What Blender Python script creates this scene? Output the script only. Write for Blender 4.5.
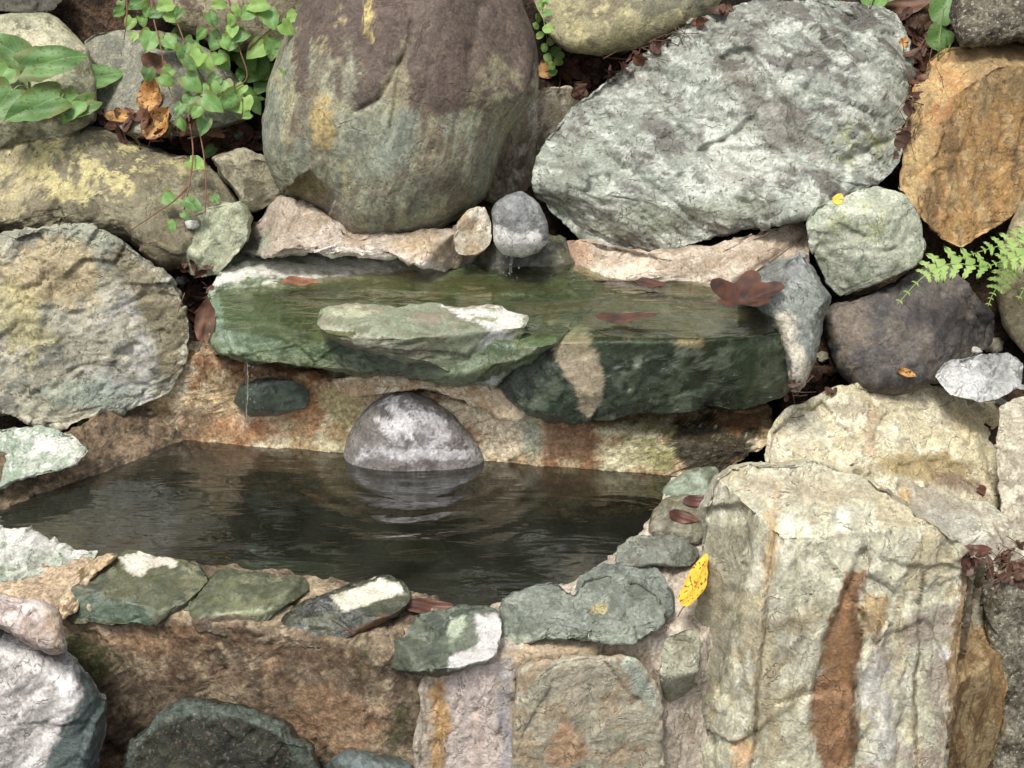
import bpy, math, random
import numpy as np
from mathutils import Vector

scn = bpy.context.scene
for o in list(bpy.data.objects): bpy.data.objects.remove(o)
COL = scn.collection

# ------------------------------------------------------------------ camera, sky, sun, exposure
CAM = np.array([0.0, -2.0, 1.0]); PITCH = math.atan2(1.0, 2.0); FPX = 1236.0
cam_d = bpy.data.cameras.new('camera'); cam = bpy.data.objects.new('camera', cam_d); COL.objects.link(cam)
cam.location = CAM; cam.rotation_euler = (math.pi/2-PITCH, 0, 0)
cam_d.sensor_width = 36; cam_d.lens = 36*FPX/1024; cam_d.clip_start = 0.05; cam_d.clip_end = 500
scn.camera = cam
scn.cycles.max_bounces = 6; scn.cycles.diffuse_bounces = 3; scn.cycles.glossy_bounces = 3; scn.cycles.transmission_bounces = 4; scn.cycles.transparent_max_bounces = 6
SUN_EL, SUN_AZ = math.radians(66), math.radians(-150)      # azimuth measured from +Y towards +X
w = bpy.data.worlds.new('World'); scn.world = w; w.use_nodes = True
nt = w.node_tree; bg = nt.nodes['Background']; sky = nt.nodes.new('ShaderNodeTexSky')
sky.sky_type = 'NISHITA'; sky.sun_disc = False; sky.sun_elevation = SUN_EL; sky.sun_rotation = SUN_AZ
sky.air_density = 1.0; sky.dust_density = 4.0; sky.ozone_density = 0.6
hs = nt.nodes.new('ShaderNodeHueSaturation'); hs.inputs['Saturation'].default_value = .35; nt.links.new(sky.outputs[0], hs.inputs['Color']); nt.links.new(hs.outputs[0], bg.inputs[0]); bg.inputs[1].default_value = 0.125
sd = bpy.data.lights.new('sun', 'SUN'); so = bpy.data.objects.new('sun', sd); COL.objects.link(so)
sd.energy = 2.35; sd.angle = math.radians(14); sd.color = (1, 0.96, 0.88)
_d = Vector((math.sin(SUN_AZ)*math.cos(SUN_EL), math.cos(SUN_AZ)*math.cos(SUN_EL), math.sin(SUN_EL)))
so.rotation_euler = _d.to_track_quat('Z', 'Y').to_euler()
scn.view_settings.view_transform = 'Standard'; scn.view_settings.look = 'None'
scn.view_settings.gamma = 1; scn.view_settings.use_curve_mapping = False
scn.view_settings.exposure = 0.45

# ------------------------------------------------------------------ helpers
F_ = np.array([0, math.cos(PITCH), -math.sin(PITCH)]); U_ = np.array([0, math.sin(PITCH), math.cos(PITCH)]); X_ = np.array([1., 0, 0])
def rays(px, py):
    px = np.asarray(px, float); py = np.asarray(py, float)
    return F_ + X_*((px-512)/FPX)[..., None] + U_*((384-py)/FPX)[..., None]
def at_y(px, py, y):
    d = rays(px, py); return CAM + d*((y-CAM[1])/d[..., 1])[..., None]
def at_z(px, py, z):
    d = rays(px, py); return CAM + d*((z-CAM[2])/d[..., 2])[..., None]
def pix(p):
    v = np.asarray(p)-CAM; t = v@F_
    return 512+FPX*(v@X_)/t, 384-FPX*(v@U_)/t

SAT = .92
def srgb(c):
    c = np.asarray(c, float)/255.0
    l = np.where(c <= .04045, c/12.92, ((c+.055)/1.055)**2.4)
    g = l.mean(-1, keepdims=True); return g+(l-g)*SAT

# vectorised gradient noise
def _hash(i, j, k, s):
    with np.errstate(over='ignore'):
        h = (i.astype(np.int64)*374761393 + j.astype(np.int64)*668265263 + k.astype(np.int64)*2147483647 + s*974634777) & 0xffffffff
        h = ((h ^ (h >> 13))*1274126177) & 0xffffffff
        h = ((h ^ (h >> 15))*2246822519) & 0xffffffff
        return h ^ (h >> 16)
def _grad(h, x, y, z):
    a = (h & 1023)/1023.0*2*np.pi; c = ((h >> 10) & 1023)/511.5-1; s = np.sqrt(np.maximum(0, 1-c*c))
    return x*np.cos(a)*s + y*np.sin(a)*s + z*c
def perlin(p, seed=0):
    i = np.floor(p).astype(np.int64); f = p-i; u = f*f*f*(f*(f*6-15)+10); r = 0
    for dx in (0, 1):
        wx = u[:, 0] if dx else 1-u[:, 0]
        for dy in (0, 1):
            wy = u[:, 1] if dy else 1-u[:, 1]
            for dz in (0, 1):
                wz = u[:, 2] if dz else 1-u[:, 2]
                h = _hash(i[:, 0]+dx, i[:, 1]+dy, i[:, 2]+dz, seed)
                r = r + wx*wy*wz*_grad(h, f[:, 0]-dx, f[:, 1]-dy, f[:, 2]-dz)
    return r*1.5
def fbm(p, seed=0, octv=4, gain=.5):
    r = 0; a = 1; t = 0
    for o in range(octv):
        r = r + a*perlin(p*(2.03**o)+o*7.3, seed+o*17); t += a; a *= gain
    return r/t*1.5
def ridged(p, seed=0, octv=3):
    r = 0; a = 1; t = 0
    for o in range(octv):
        r = r + a*(1-np.abs(perlin(p*(2.1**o)+o*3.1, seed+o*13))*2); t += a; a *= .5
    return r/t
def worley(p, seed=0):
    i = np.floor(p).astype(np.int64); n = len(p)
    f1 = np.full(n, 9.0); f2 = np.full(n, 9.0); cid = np.zeros(n, np.int64); ctr = np.zeros((n, 3))
    for dx in (-1, 0, 1):
        for dy in (-1, 0, 1):
            for dz in (-1, 0, 1):
                c = i+np.array([dx, dy, dz]); h = _hash(c[:, 0], c[:, 1], c[:, 2], seed)
                q = c+np.stack([(h & 1023)/1023., ((h >> 10) & 1023)/1023., ((h >> 20) & 1023)/1023.], 1)
                d = np.sqrt(((p-q)**2).sum(1))
                m = d < f1
                f2 = np.where(m, f1, np.minimum(f2, d)); f1 = np.where(m, d, f1)
                cid = np.where(m, h, cid); ctr[m] = q[m]
    return f1, f2, cid, ctr
def chisel(p, seed=0):
    """broken-stone relief: every cell is a differently tilted flat"""
    f1, f2, cid, c = worley(p, seed)
    a = (cid & 255)/255.*6.283; b = ((cid >> 8) & 255)/127.5-1; s = np.sqrt(np.maximum(0, 1-b*b))
    n = np.stack([np.cos(a)*s, np.sin(a)*s, b], 1)
    off = (((cid >> 16) & 255)/255.-.5)
    e = sstep(0, .07, f2-f1)
    return ((p-c)*n).sum(1)*.8 + off*.30 - (1-e)*.06
def sstep(a, b, x):
    t = np.clip((x-a)/(b-a), 0, 1); return t*t*(3-2*t)

def smooth_outline(pts, n):
    """closed outline resampled by arc length, corners kept fairly crisp"""
    P = np.array(pts, float); m = len(P); out = []
    for i in range(m):
        p0, p1, p2, p3 = P[i-1], P[i], P[(i+1) % m], P[(i+2) % m]
        for t in np.linspace(0, 1, 12, endpoint=False):
            cr = .5*((2*p1)+(-p0+p2)*t+(2*p0-5*p1+4*p2-p3)*t*t+(-p0+3*p1-3*p2+p3)*t**3)
            out.append(.4*cr+.6*(p1*(1-t)+p2*t))
    Q = np.array(out); D = np.sqrt(((np.roll(Q, -1, 0)-Q)**2).sum(1)); S = np.concatenate([[0], np.cumsum(D)])
    Q2 = np.vstack([Q, Q[:1]]); u = np.linspace(0, S[-1], n, endpoint=False)
    return np.stack([np.interp(u, S, Q2[:, 0]), np.interp(u, S, Q2[:, 1])], 1), S[-1]
def centroid(P):
    x, y = P[:, 0], P[:, 1]; x1, y1 = np.roll(x, -1), np.roll(y, -1); a = x*y1-x1*y; A = a.sum()/2
    return np.array([((x+x1)*a).sum()/(6*A), ((y+y1)*a).sum()/(6*A)])
def poly_sd(px, py, pts):
    """signed distance to polygon (positive inside), pixels"""
    P = np.array(pts, float); n = len(P); d = np.full(px.shape, 1e9); ins = np.zeros(px.shape, bool)
    for i in range(n):
        a, b = P[i], P[(i+1) % n]; e = b-a
        t = np.clip(((px-a[0])*e[0]+(py-a[1])*e[1])/(e@e+1e-9), 0, 1)
        d = np.minimum(d, np.hypot(px-a[0]-t*e[0], py-a[1]-t*e[1]))
        c = ((a[1] > py) != (b[1] > py)) & (px < (b[0]-a[0])*(py-a[1])/(b[1]-a[1]+1e-12)+a[0])
        ins ^= c
    return np.where(ins, d, -d)

def mesh_obj(name, V, Fc, mat, parent=None, smooth=True):
    me = bpy.data.meshes.new(name)
    if isinstance(Fc, np.ndarray):
        k = Fc.shape[1]; me.vertices.add(len(V)); me.vertices.foreach_set('co', np.asarray(V, np.float32).ravel())
        me.loops.add(Fc.size); me.loops.foreach_set('vertex_index', Fc.astype(np.int32).ravel())
        me.polygons.add(len(Fc)); me.polygons.foreach_set('loop_start', np.arange(0, Fc.size, k, dtype=np.int32))
        me.polygons.foreach_set('loop_total', np.full(len(Fc), k, np.int32))
        me.update(calc_edges=True); me.validate()
    else:
        me.from_pydata([tuple(v) for v in V], [], Fc); me.update()
    me.polygons.foreach_set('use_smooth', np.full(len(me.polygons), smooth)); me.update()
    o = bpy.data.objects.new(name, me); COL.objects.link(o); me.materials.append(mat)
    if parent: o.parent = parent
    return o
def tag(o, label=None, cat=None, group=None, kind=None):
    if label: o['label'] = label
    if cat: o['category'] = cat
    if group: o['group'] = group
    if kind: o['kind'] = kind
    return o
def thing(name, label, cat, loc, group=None):
    o = bpy.data.objects.new(name, None); COL.objects.link(o); o.location = loc; o.empty_display_size = .02
    return tag(o, label, cat, group)
def sub(name, V, Fc, mat, root, smooth=True):
    V = np.asarray(V)-np.array(root.location)
    return mesh_obj(name, V, Fc, mat, root, smooth)

# ------------------------------------------------------------------ materials
def new_mat(name):
    m = bpy.data.materials.new(name); m.use_nodes = True
    return m, m.node_tree.nodes, m.node_tree.links, m.node_tree.nodes['Principled BSDF']
def stone_mat(name, grain=260, gamt=.35, bump=.5, rough=.72, spec=.4, pit=60, speck=0.0, dist=.004, crack=.0, csc=16, grit=.0, facet=.6, fsc=26):
    m, N, L, B = new_mat(name)
    at = N.new('ShaderNodeAttribute'); at.attribute_name = 'Col'
    wt = N.new('ShaderNodeAttribute'); wt.attribute_name = 'Wet'
    tc = N.new('ShaderNodeTexCoord')
    n1 = N.new('ShaderNodeTexNoise'); n1.inputs['Scale'].default_value = grain; n1.inputs['Detail'].default_value = 4; n1.inputs['Roughness'].default_value = .7
    n2 = N.new('ShaderNodeTexNoise'); n2.inputs['Scale'].default_value = pit; n2.inputs['Detail'].default_value = 8; n2.inputs['Roughness'].default_value = .68; n2.inputs['Distortion'].default_value = .6
    for n in (n1, n2): L.new(tc.outputs['Object'], n.inputs['Vector'])
    r = N.new('ShaderNodeMapRange'); r.inputs['From Min'].default_value = .3; r.inputs['From Max'].default_value = .7
    r.inputs['To Min'].default_value = 1-gamt; r.inputs['To Max'].default_value = 1+gamt; L.new(n1.outputs[0], r.inputs[0])
    r2 = N.new('ShaderNodeMapRange'); r2.inputs['From Min'].default_value = .35; r2.inputs['From Max'].default_value = .65
    r2.inputs['To Min'].default_value = 1-gamt*.9; r2.inputs['To Max'].default_value = 1+gamt*.6; L.new(n2.outputs[0], r2.inputs[0])
    mu = N.new('ShaderNodeMath'); mu.operation = 'MULTIPLY'; L.new(r.outputs[0], mu.inputs[0]); L.new(r2.outputs[0], mu.inputs[1])
    vm = N.new('ShaderNodeVectorMath'); vm.operation = 'SCALE'; L.new(at.outputs['Color'], vm.inputs[0]); L.new(mu.outputs[0], vm.inputs['Scale'])
    col = vm.outputs[0]
    n3 = N.new('ShaderNodeTexNoise'); n3.inputs['Scale'].default_value = csc; n3.inputs['Detail'].default_value = 5; n3.inputs['Roughness'].default_value = .62; n3.inputs['Distortion'].default_value = 1.2
    L.new(tc.outputs['Object'], n3.inputs['Vector'])
    s3 = N.new('ShaderNodeMath'); s3.operation = 'SUBTRACT'; L.new(n3.outputs[0], s3.inputs[0]); s3.inputs[1].default_value = .5
    a3 = N.new('ShaderNodeMath'); a3.operation = 'ABSOLUTE'; L.new(s3.outputs[0], a3.inputs[0])
    c3 = N.new('ShaderNodeMapRange'); c3.inputs['From Min'].default_value = 0; c3.inputs['From Max'].default_value = .014; c3.inputs['To Min'].default_value = 1; c3.inputs['To Max'].default_value = 0; L.new(a3.outputs[0], c3.inputs[0])
    g3 = N.new('ShaderNodeMapRange'); g3.inputs['From Min'].default_value = .47; g3.inputs['From Max'].default_value = .56; L.new(n2.outputs[0], g3.inputs[0])
    k3 = N.new('ShaderNodeMath'); k3.operation = 'MULTIPLY'; L.new(c3.outputs[0], k3.inputs[0]); L.new(g3.outputs[0], k3.inputs[1])
    if crack:
        kk = N.new('ShaderNodeMath'); kk.operation = 'MULTIPLY'; L.new(k3.outputs[0], kk.inputs[0]); kk.inputs[1].default_value = crack
        mc = N.new('ShaderNodeMix'); mc.data_type = 'RGBA'; L.new(kk.outputs[0], mc.inputs[0]); L.new(col, mc.inputs[6]); mc.inputs[7].default_value = (.07, .055, .04, 1); col = mc.outputs[2]
    if speck:
        v = N.new('ShaderNodeTexNoise'); v.inputs['Scale'].default_value = 190; v.inputs['Detail'].default_value = 3; L.new(tc.outputs['Object'], v.inputs['Vector'])
        rr = N.new('ShaderNodeMapRange'); rr.inputs['From Min'].default_value = .60; rr.inputs['From Max'].default_value = .66; rr.inputs['To Max'].default_value = speck; L.new(v.outputs[0], rr.inputs[0])
        mx = N.new('ShaderNodeMix'); mx.data_type = 'RGBA'; L.new(rr.outputs[0], mx.inputs[0]); L.new(col, mx.inputs[6]); mx.inputs[7].default_value = (.55, .5, .42, 1); col = mx.outputs[2]
    if grit:
        v = N.new('ShaderNodeTexNoise'); v.inputs['Scale'].default_value = 120; v.inputs['Detail'].default_value = 4; v.inputs['Roughness'].default_value = .8; L.new(tc.outputs['Object'], v.inputs['Vector'])
        rr = N.new('ShaderNodeMapRange'); rr.inputs['From Min'].default_value = .50; rr.inputs['From Max'].default_value = .58; rr.inputs['To Max'].default_value = grit; L.new(v.outputs[0], rr.inputs[0])
        mx = N.new('ShaderNodeMix'); mx.data_type = 'RGBA'; L.new(rr.outputs[0], mx.inputs[0]); L.new(col, mx.inputs[6]); mx.inputs[7].default_value = (.06, .04, .028, 1); col = mx.outputs[2]
    L.new(col, B.inputs['Base Color'])
    bu = N.new('ShaderNodeBump'); bu.inputs['Strength'].default_value = bump; bu.inputs['Distance'].default_value = dist
    ad = N.new('ShaderNodeMath'); ad.operation = 'MULTIPLY_ADD'; L.new(n1.outputs[0], ad.inputs[0]); ad.inputs[1].default_value = .3; L.new(n2.outputs[0], ad.inputs[2])
    hsum = ad.outputs[0]
    dn = N.new('ShaderNodeTexNoise'); dn.inputs['Scale'].default_value = 18; dn.inputs['Detail'].default_value = 3; L.new(tc.outputs['Object'], dn.inputs['Vector'])
    dm = N.new('ShaderNodeVectorMath'); dm.operation = 'MULTIPLY_ADD'; L.new(dn.outputs['Color'], dm.inputs[0]); dm.inputs[1].default_value = (.05, .05, .05); L.new(tc.outputs['Object'], dm.inputs[2])
    for fs_, fa_ in ((fsc, 1.15),):
        vo = N.new('ShaderNodeTexVoronoi'); vo.inputs['Scale'].default_value = fs_; L.new(dm.outputs[0], vo.inputs['Vector'])
        d1 = N.new('ShaderNodeVectorMath'); d1.operation = 'SUBTRACT'; L.new(dm.outputs[0], d1.inputs[0]); L.new(vo.outputs['Position'], d1.inputs[1])
        d2 = N.new('ShaderNodeVectorMath'); d2.operation = 'SUBTRACT'; L.new(vo.outputs['Color'], d2.inputs[0]); d2.inputs[1].default_value = (.5, .5, .5)
        d3 = N.new('ShaderNodeVectorMath'); d3.operation = 'DOT_PRODUCT'; L.new(d1.outputs[0], d3.inputs[0]); L.new(d2.outputs[0], d3.inputs[1])
        d4 = N.new('ShaderNodeMath'); d4.operation = 'MULTIPLY_ADD'; L.new(d3.outputs['Value'], d4.inputs[0]); d4.inputs[1].default_value = facet*fs_*fa_; L.new(hsum, d4.inputs[2]); hsum = d4.outputs[0]
    hh = N.new('ShaderNodeMath'); hh.operation = 'MULTIPLY_ADD'; L.new(k3.outputs[0], hh.inputs[0]); hh.inputs[1].default_value = -.5 if crack else 0; L.new(hsum, hh.inputs[2])
    L.new(hh.outputs[0], bu.inputs['Height']); L.new(bu.outputs[0], B.inputs['Normal'])
    rg = N.new('ShaderNodeMapRange'); rg.inputs['To Min'].default_value = rough; rg.inputs['To Max'].default_value = .12; L.new(wt.outputs['Fac'], rg.inputs[0])
    L.new(rg.outputs[0], B.inputs['Roughness']); B.inputs['Specular IOR Level'].default_value = spec
    return m
M = dict(
    rock=stone_mat('weathered_rock', crack=.6, bump=.8, facet=1.0, fsc=18),
    smooth=stone_mat('smooth_boulder', grain=200, gamt=.42, bump=.75, pit=45, crack=.35, csc=9, facet=.25, fsc=14),
    crag=stone_mat('craggy_rock', grain=240, gamt=.30, bump=1.0, rough=.45, pit=75, crack=.65, csc=22, facet=1.5, fsc=30),
    gritty=stone_mat('gritty_mortar', grain=170, gamt=.45, bump=1.0, rough=.85, spec=.25, pit=90, speck=.15, grit=.38),
    speck=stone_mat('speckled_rock', grain=150, gamt=.6, bump=1.0, rough=.9, spec=.25, pit=120, speck=.6),
    wet=stone_mat('wet_rock', grain=260, gamt=.30, bump=.6, rough=.6, spec=.6, pit=70, crack=.4),
)
def plain_mat(name, c, rough=.6, var=.3, sc=60, trans=0.0, c2=None, bump=.2):
    m, N, L, B = new_mat(name); tc = N.new('ShaderNodeTexCoord')
    n = N.new('ShaderNodeTexNoise'); n.inputs['Scale'].default_value = sc; n.inputs['Detail'].default_value = 5; L.new(tc.outputs['Object'], n.inputs['Vector'])
    cr = N.new('ShaderNodeValToRGB'); c = srgb(c); c2 = srgb(c2) if c2 is not None else c*(1-var)
    cr.color_ramp.elements[0].position = .35; cr.color_ramp.elements[1].position = .65
    cr.color_ramp.elements[0].color = (*c2, 1); cr.color_ramp.elements[1].color = (*(c), 1)
    L.new(n.outputs[0], cr.inputs[0]); L.new(cr.outputs[0], B.inputs['Base Color']); B.inputs['Roughness'].default_value = rough
    bu = N.new('ShaderNodeBump'); bu.inputs['Strength'].default_value = bump; bu.inputs['Distance'].default_value = .002; L.new(n.outputs[0], bu.inputs['Height']); L.new(bu.outputs[0], B.inputs['Normal'])
    if trans:
        t = N.new('ShaderNodeBsdfTranslucent'); L.new(cr.outputs[0], t.inputs[0]); mx = N.new('ShaderNodeMixShader'); mx.inputs[0].default_value = trans
        L.new(B.outputs[0], mx.inputs[1]); L.new(t.outputs[0], mx.inputs[2]); L.new(mx.outputs[0], N['Material Output'].inputs[0])
    return m

# ------------------------------------------------------------------ the rock builder
def default_style(**k):
    d = dict(lump=(5, .012), facet=(9, .010), ridge=(14, .004), fine=(45, .0022), stretch=(1, 1, 1), rot=0, power=2.2, ncut=5, cutd=.05, round=.01,
             cf=9, vein=None, jag=1.0, terr=(4, .0), cw=(.5, .5))
    d.update(k); return d
STY = dict(
    smooth=default_style(jag=.35, facet=(4, .002), ridge=(6, .0015), fine=(40, .0008), ncut=3, cutd=.03, lump=(4, .010)),
    crag=default_style(terr=(5, .0016), jag=.7, lump=(6, .012), facet=(13, .0062), ridge=(9, .0035), fine=(50, .0020), ncut=9, cutd=.07),
    block=default_style(terr=(3.5, .0028), lump=(3.5, .006), facet=(8, .006), ridge=(6, .0022), fine=(45, .0012), ncut=14, cutd=.10, power=3, round=.0015),
    slab=default_style(terr=(5, .0022), lump=(6, .006), facet=(10, .004), ridge=(9, .002), fine=(55, .0012), ncut=3, cutd=.03, power=3.5, round=.003),
    mortar=default_style(lump=(7, .010), facet=(20, .003), ridge=(25, .002), fine=(90, .0022), ncut=0, power=5),
)
SEED = [11]
def rock(name, label, cat, pts, at, cols, lean=35, yaw=0, T=.1, B=.12, style='block', mat='rock', cuts=(), paint=(), wet=0.0, wets=(),
         step=1.6, kind=None, group=None, seed=None, parent=None, ctr=None, noboulder=False, **over):
    st = dict(STY[style]); st.update(over)
    SEED[0] += 1; sd_ = seed if seed is not None else SEED[0]*31
    rng = np.random.RandomState(sd_ % 100000)
    _, per = smooth_outline(pts, 40)
    P = np.array(pts, float); ext = P.max(0)-P.min(0)
    N = int(np.clip(max(math.sqrt(ext[0]*ext[1]), per/4.5)/step, 18, 230))
    nb = 4*(N-1); O, _ = smooth_outline(pts, nb*4)
    jt = np.roll(O, -3, 0)-np.roll(O, 3, 0); jn = np.stack([jt[:, 1], -jt[:, 0]], 1)/(np.linalg.norm(jt, axis=1)[:, None]+1e-9)
    jq = np.stack([O[:, 0], O[:, 1], np.full(len(O), sd_*1.7)], 1)
    O = O+jn*((perlin(jq/26, 61)*3.2+perlin(jq/9, 62)*1.5)*st['jag']*min(1, math.sqrt(ext[0]*ext[1])/90))[:, None]
    # start the outline at the lower left corner direction so it meets the square's corner
    c = np.array(ctr, float) if ctr else centroid(O)
    ang = np.arctan2(-(O[:, 1]-c[1]), O[:, 0]-c[0]); s0 = int(np.argmin(np.abs(ang+3*np.pi/4)))
    O = np.roll(O, -s0, 0)
    ar = ((O[:, 0]*np.roll(-O[:, 1], -1)-np.roll(O[:, 0], -1)*-O[:, 1])).sum()
    if ar < 0: O = np.roll(O[::-1], 1, 0)
    a = np.linspace(-1, 1, N); gx, gy = np.meshgrid(a, a)              # gy up
    r = np.maximum(np.abs(gx), np.abs(gy)); rr = np.where(r < 1e-9, 1, r)
    sx, sy = gx/rr, gy/rr
    # perimeter fraction, counter-clockwise from lower left
    fr = np.where(sy <= -1+1e-9, (sx+1)/2, np.where(sx >= 1-1e-9, 1+(sy+1)/2, np.where(sy >= 1-1e-9, 2+(1-sx)/2, 3+(1-sy)/2)))/4
    fi = (fr % 1)*len(O); i0 = np.floor(fi).astype(int) % len(O); i1 = (i0+1) % len(O); ft = (fi-np.floor(fi))[..., None]
    Bd = O[i0]*(1-ft)+O[i1]*ft
    s = np.sin(r*np.pi/2)
    px = c[0]+s*(Bd[..., 0]-c[0]); py = c[1]+s*(Bd[..., 1]-c[1])
    D = rays(px, py); dl = np.linalg.norm(D, axis=-1)
    ax, ay, mode, val = at
    p0 = at_y(ax, ay, val) if mode == 'y' else at_z(ax, ay, val)
    le, yw = math.radians(lean), math.radians(yaw)
    n = np.array([math.sin(yw)*math.cos(le), -math.cos(yw)*math.cos(le), math.sin(le)])
    tp = ((p0-CAM)@n)/(D@n)
    pw = st['power']; hh = np.maximum(0, 1-s**pw)**(1/pw)
    tf = tp-hh*T/dl; tb = tp+hh*B/dl
    e = st['round']
    def cut(tf, q0, nn, e=e):
        tc = ((q0-CAM)@nn)/np.minimum(D@nn, -1e-3)
        d = tc-tf; return tf+np.where(d > e, d, np.where(d < -e, 0, (d+e)**2/(4*e+1e-9)))
    size = math.sqrt(ext[0]*ext[1])/FPX*tp[N//2, N//2]
    for k in range(st['ncut']):
        ii, jj = rng.randint(N//6, N-N//6, 2)
        q = CAM+D[ii, jj]*tf[ii, jj]
        v = np.array([px[ii, jj]-c[0], -(py[ii, jj]-c[1])])/FPX*tp[ii, jj]/max(size, .01)
        nn = n+X_*(v[0]*1.6+rng.normal()*.35)+U_*(v[1]*1.6+rng.normal()*.35); nn /= np.linalg.norm(nn)
        if (D[ii, jj]/dl[ii, jj])@nn > -.3: continue
        tf = cut(tf, q-nn*size*st['cutd']*rng.uniform(.2, 1), nn)
    for q0, nn in cuts:
        nn = np.array(nn, float); nn /= np.linalg.norm(nn); tf = cut(tf, np.array(q0, float), nn)
    tb = np.maximum(tb, tf+.004*(1-r)+0.0)
    Vf = CAM+D*tf[..., None]; Vb = CAM+D*tb[..., None]
    idx = np.arange(N*N).reshape(N, N); inner = (r < 1-1e-9)
    idb = idx.copy(); idb[inner] = N*N+np.arange(inner.sum())
    V = np.vstack([Vf.reshape(-1, 3), Vb[inner]])
    PX = np.concatenate([px.ravel(), px[inner]]); PY = np.concatenate([py.ravel(), py[inner]])
    q = lambda I: np.stack([I[:-1, :-1], I[:-1, 1:], I[1:, 1:], I[1:, :-1]], -1).reshape(-1, 4)
    Fc = np.vstack([q(idx), q(idb)[:, ::-1]])
    def normals(V):
        a_, b_, c_, d_ = (V[Fc[:, i]] for i in range(4)); fn = np.cross(c_-a_, d_-b_); vn = np.zeros_like(V)
        for i in range(4): np.add.at(vn, Fc[:, i], fn)
        return vn/(np.linalg.norm(vn, axis=1)[:, None]+1e-12)
    vn = normals(V)
    # relief
    th = math.radians(st['rot']); R = np.array([[math.cos(th), 0, math.sin(th)], [0, 1, 0], [-math.sin(th), 0, math.cos(th)]])
    W = V+sd_*.37; Q = ((W@R)*np.array(st['stretch']))
    sc = min(1.0, size/.22)**.6
    warp = np.stack([perlin(W*8, 5+sd_), perlin(W*8, 6+sd_), perlin(W*8, 7+sd_)], 1)*.25
    f, am = st['lump']; h = fbm(W*f/sc, sd_, 3)*am*sc
    f, am = st['facet']; fa = chisel(Q*f/sc+warp, sd_+3); h = h+fa*am*sc*1.6+chisel(Q*f*2.7/sc+warp*2, sd_+4)*am*sc*.55+chisel(Q*f*6.5/sc+warp*3, sd_+5)*am*sc*.22
    f, am = st['ridge']; rd = ridged(Q*f/sc+warp, sd_+5); h = h-np.clip(rd-.74, 0, 1)*am*7*sc
    f, am = st['terr']; tq = fbm(Q*f/sc+warp*.6, sd_+21, 4, .55)*4; fr_ = tq-np.floor(tq); h = h+am*sc*(np.floor(tq)+sstep(.86, 1.0, fr_)-tq*.75)
    f, am = st['fine']; h = h+fbm(Q*f, sd_+6, 4, .65)*am
    V = V+vn*h[:, None]
    for g in st.get('grooves', ()):                      # cracks and clefts along pixel lines: (points, width px, depth m)
        gp, gw, gd = g; dd = np.full(len(PX), 1e9)
        wx = PX+perlin(W*30, 91)*3; wy = PY+perlin(W*30, 92)*3
        for (x0, y0), (x1, y1) in zip(gp[:-1], gp[1:]):
            ex, ey = x1-x0, y1-y0; t = np.clip(((wx-x0)*ex+(wy-y0)*ey)/(ex*ex+ey*ey), 0, 1); dd = np.minimum(dd, np.hypot(wx-x0-t*ex, wy-y0-t*ey))
        front = np.arange(len(PX)) < N*N
        V = V+(D.reshape(-1, 3)/dl.reshape(-1, 1))[np.concatenate([idx.ravel(), idx[inner]])]*(np.exp(-(dd/gw)**2)*gd*front)[:, None]
    for gp, gd in st.get('steps', ()):                     # split-off plates: a polygon set back by gd metres
        wx = PX+perlin(W*22, 93)*5+perlin(W*70, 95)*2; wy = PY+perlin(W*22, 94)*5+perlin(W*70, 96)*2; front = np.arange(len(PX)) < N*N
        V = V+(D.reshape(-1, 3)/dl.reshape(-1, 1))[np.concatenate([idx.ravel(), idx[inner]])]*(sstep(-.8, 1.0, poly_sd(wx, wy, gp))*gd*front)[:, None]
    # colour
    cc = [srgb(k) for k in cols]; cf = st['cf']
    n1 = fbm(Q*cf, sd_+8, 6, .72); n2 = fbm(Q*cf*2.3+9, sd_+9, 5, .72); n3 = fbm(W*cf*6+3, sd_+10, 4, .75)
    C = cc[0][None]*np.ones((len(V), 1)); m1 = sstep(-.08, .11, n1+.3*n3)[:, None]; C = C*(1-m1)+cc[1 % len(cc)]*m1
    if len(cc) > 2: m2 = sstep(.08, .18, n2+.3*n3)[:, None]; C = C*(1-m2)+cc[2]*m2
    if len(cc) > 3: m3 = sstep(.13, .22, fbm(Q*cf*1.6+31, sd_+12, 5, .65)+.1*n3)[:, None]; C = C*(1-m3)+cc[3]*m3
    if st.get('streak'):
        zz = fbm(W*np.array([70, 70, 9]), sd_+40, 4, .7); z2 = fbm(W*np.array([28, 28, 5]), sd_+41, 4, .7); STK = (1+st['streak']*(np.clip(zz*2.2, -1, 1)*.6+np.clip(z2*2.2, -1, 1)*.5))[:, None]
    else: STK = 1
    WT = np.full(len(V), float(wet))
    nz = fbm(W*16, 77, 5, .6); nz2 = fbm(W*16+50, 78, 5, .6); nzf = fbm(W*60, 79, 3, .7); nzg = fbm(W*190, 80, 2, .7)
    def msk(shape, soft, rag):
        x, y = PX+nz*rag*2, PY+nz2*rag*2
        if shape[0] == 'e':
            _, cx, cy, rx, ry, *ro = shape; ro = math.radians(ro[0]) if ro else 0
            dx, dy = x-cx, y-cy; u, v_ = dx*math.cos(ro)+dy*math.sin(ro), -dx*math.sin(ro)+dy*math.cos(ro)
            sdv = (1-np.hypot(u/rx, v_/ry))*min(rx, ry)
        else: sdv = poly_sd(x, y, shape[1])
        return sstep(-soft*.55, soft*.55, sdv+nzf*soft*1.1+nzg*soft*.7)
    for pt in paint:
        sh, colr, op, soft, rag = (list(pt)+[.8, 8, 8][len(pt)-2:] if len(pt) < 5 else list(pt[:5]))
        m = msk(sh, soft, rag)*op
        if len(pt) > 5: m = m*sstep(-.02, .08, fbm(W*pt[5], 200, 6, .75)+(pt[6] if len(pt) > 6 else 0))
        C = C*(1-m[:, None])+srgb(colr)*m[:, None]
    for sh, v_, soft, rag in wets:
        m = msk(sh, soft, rag); WT = WT*(1-m)+v_*m
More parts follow.
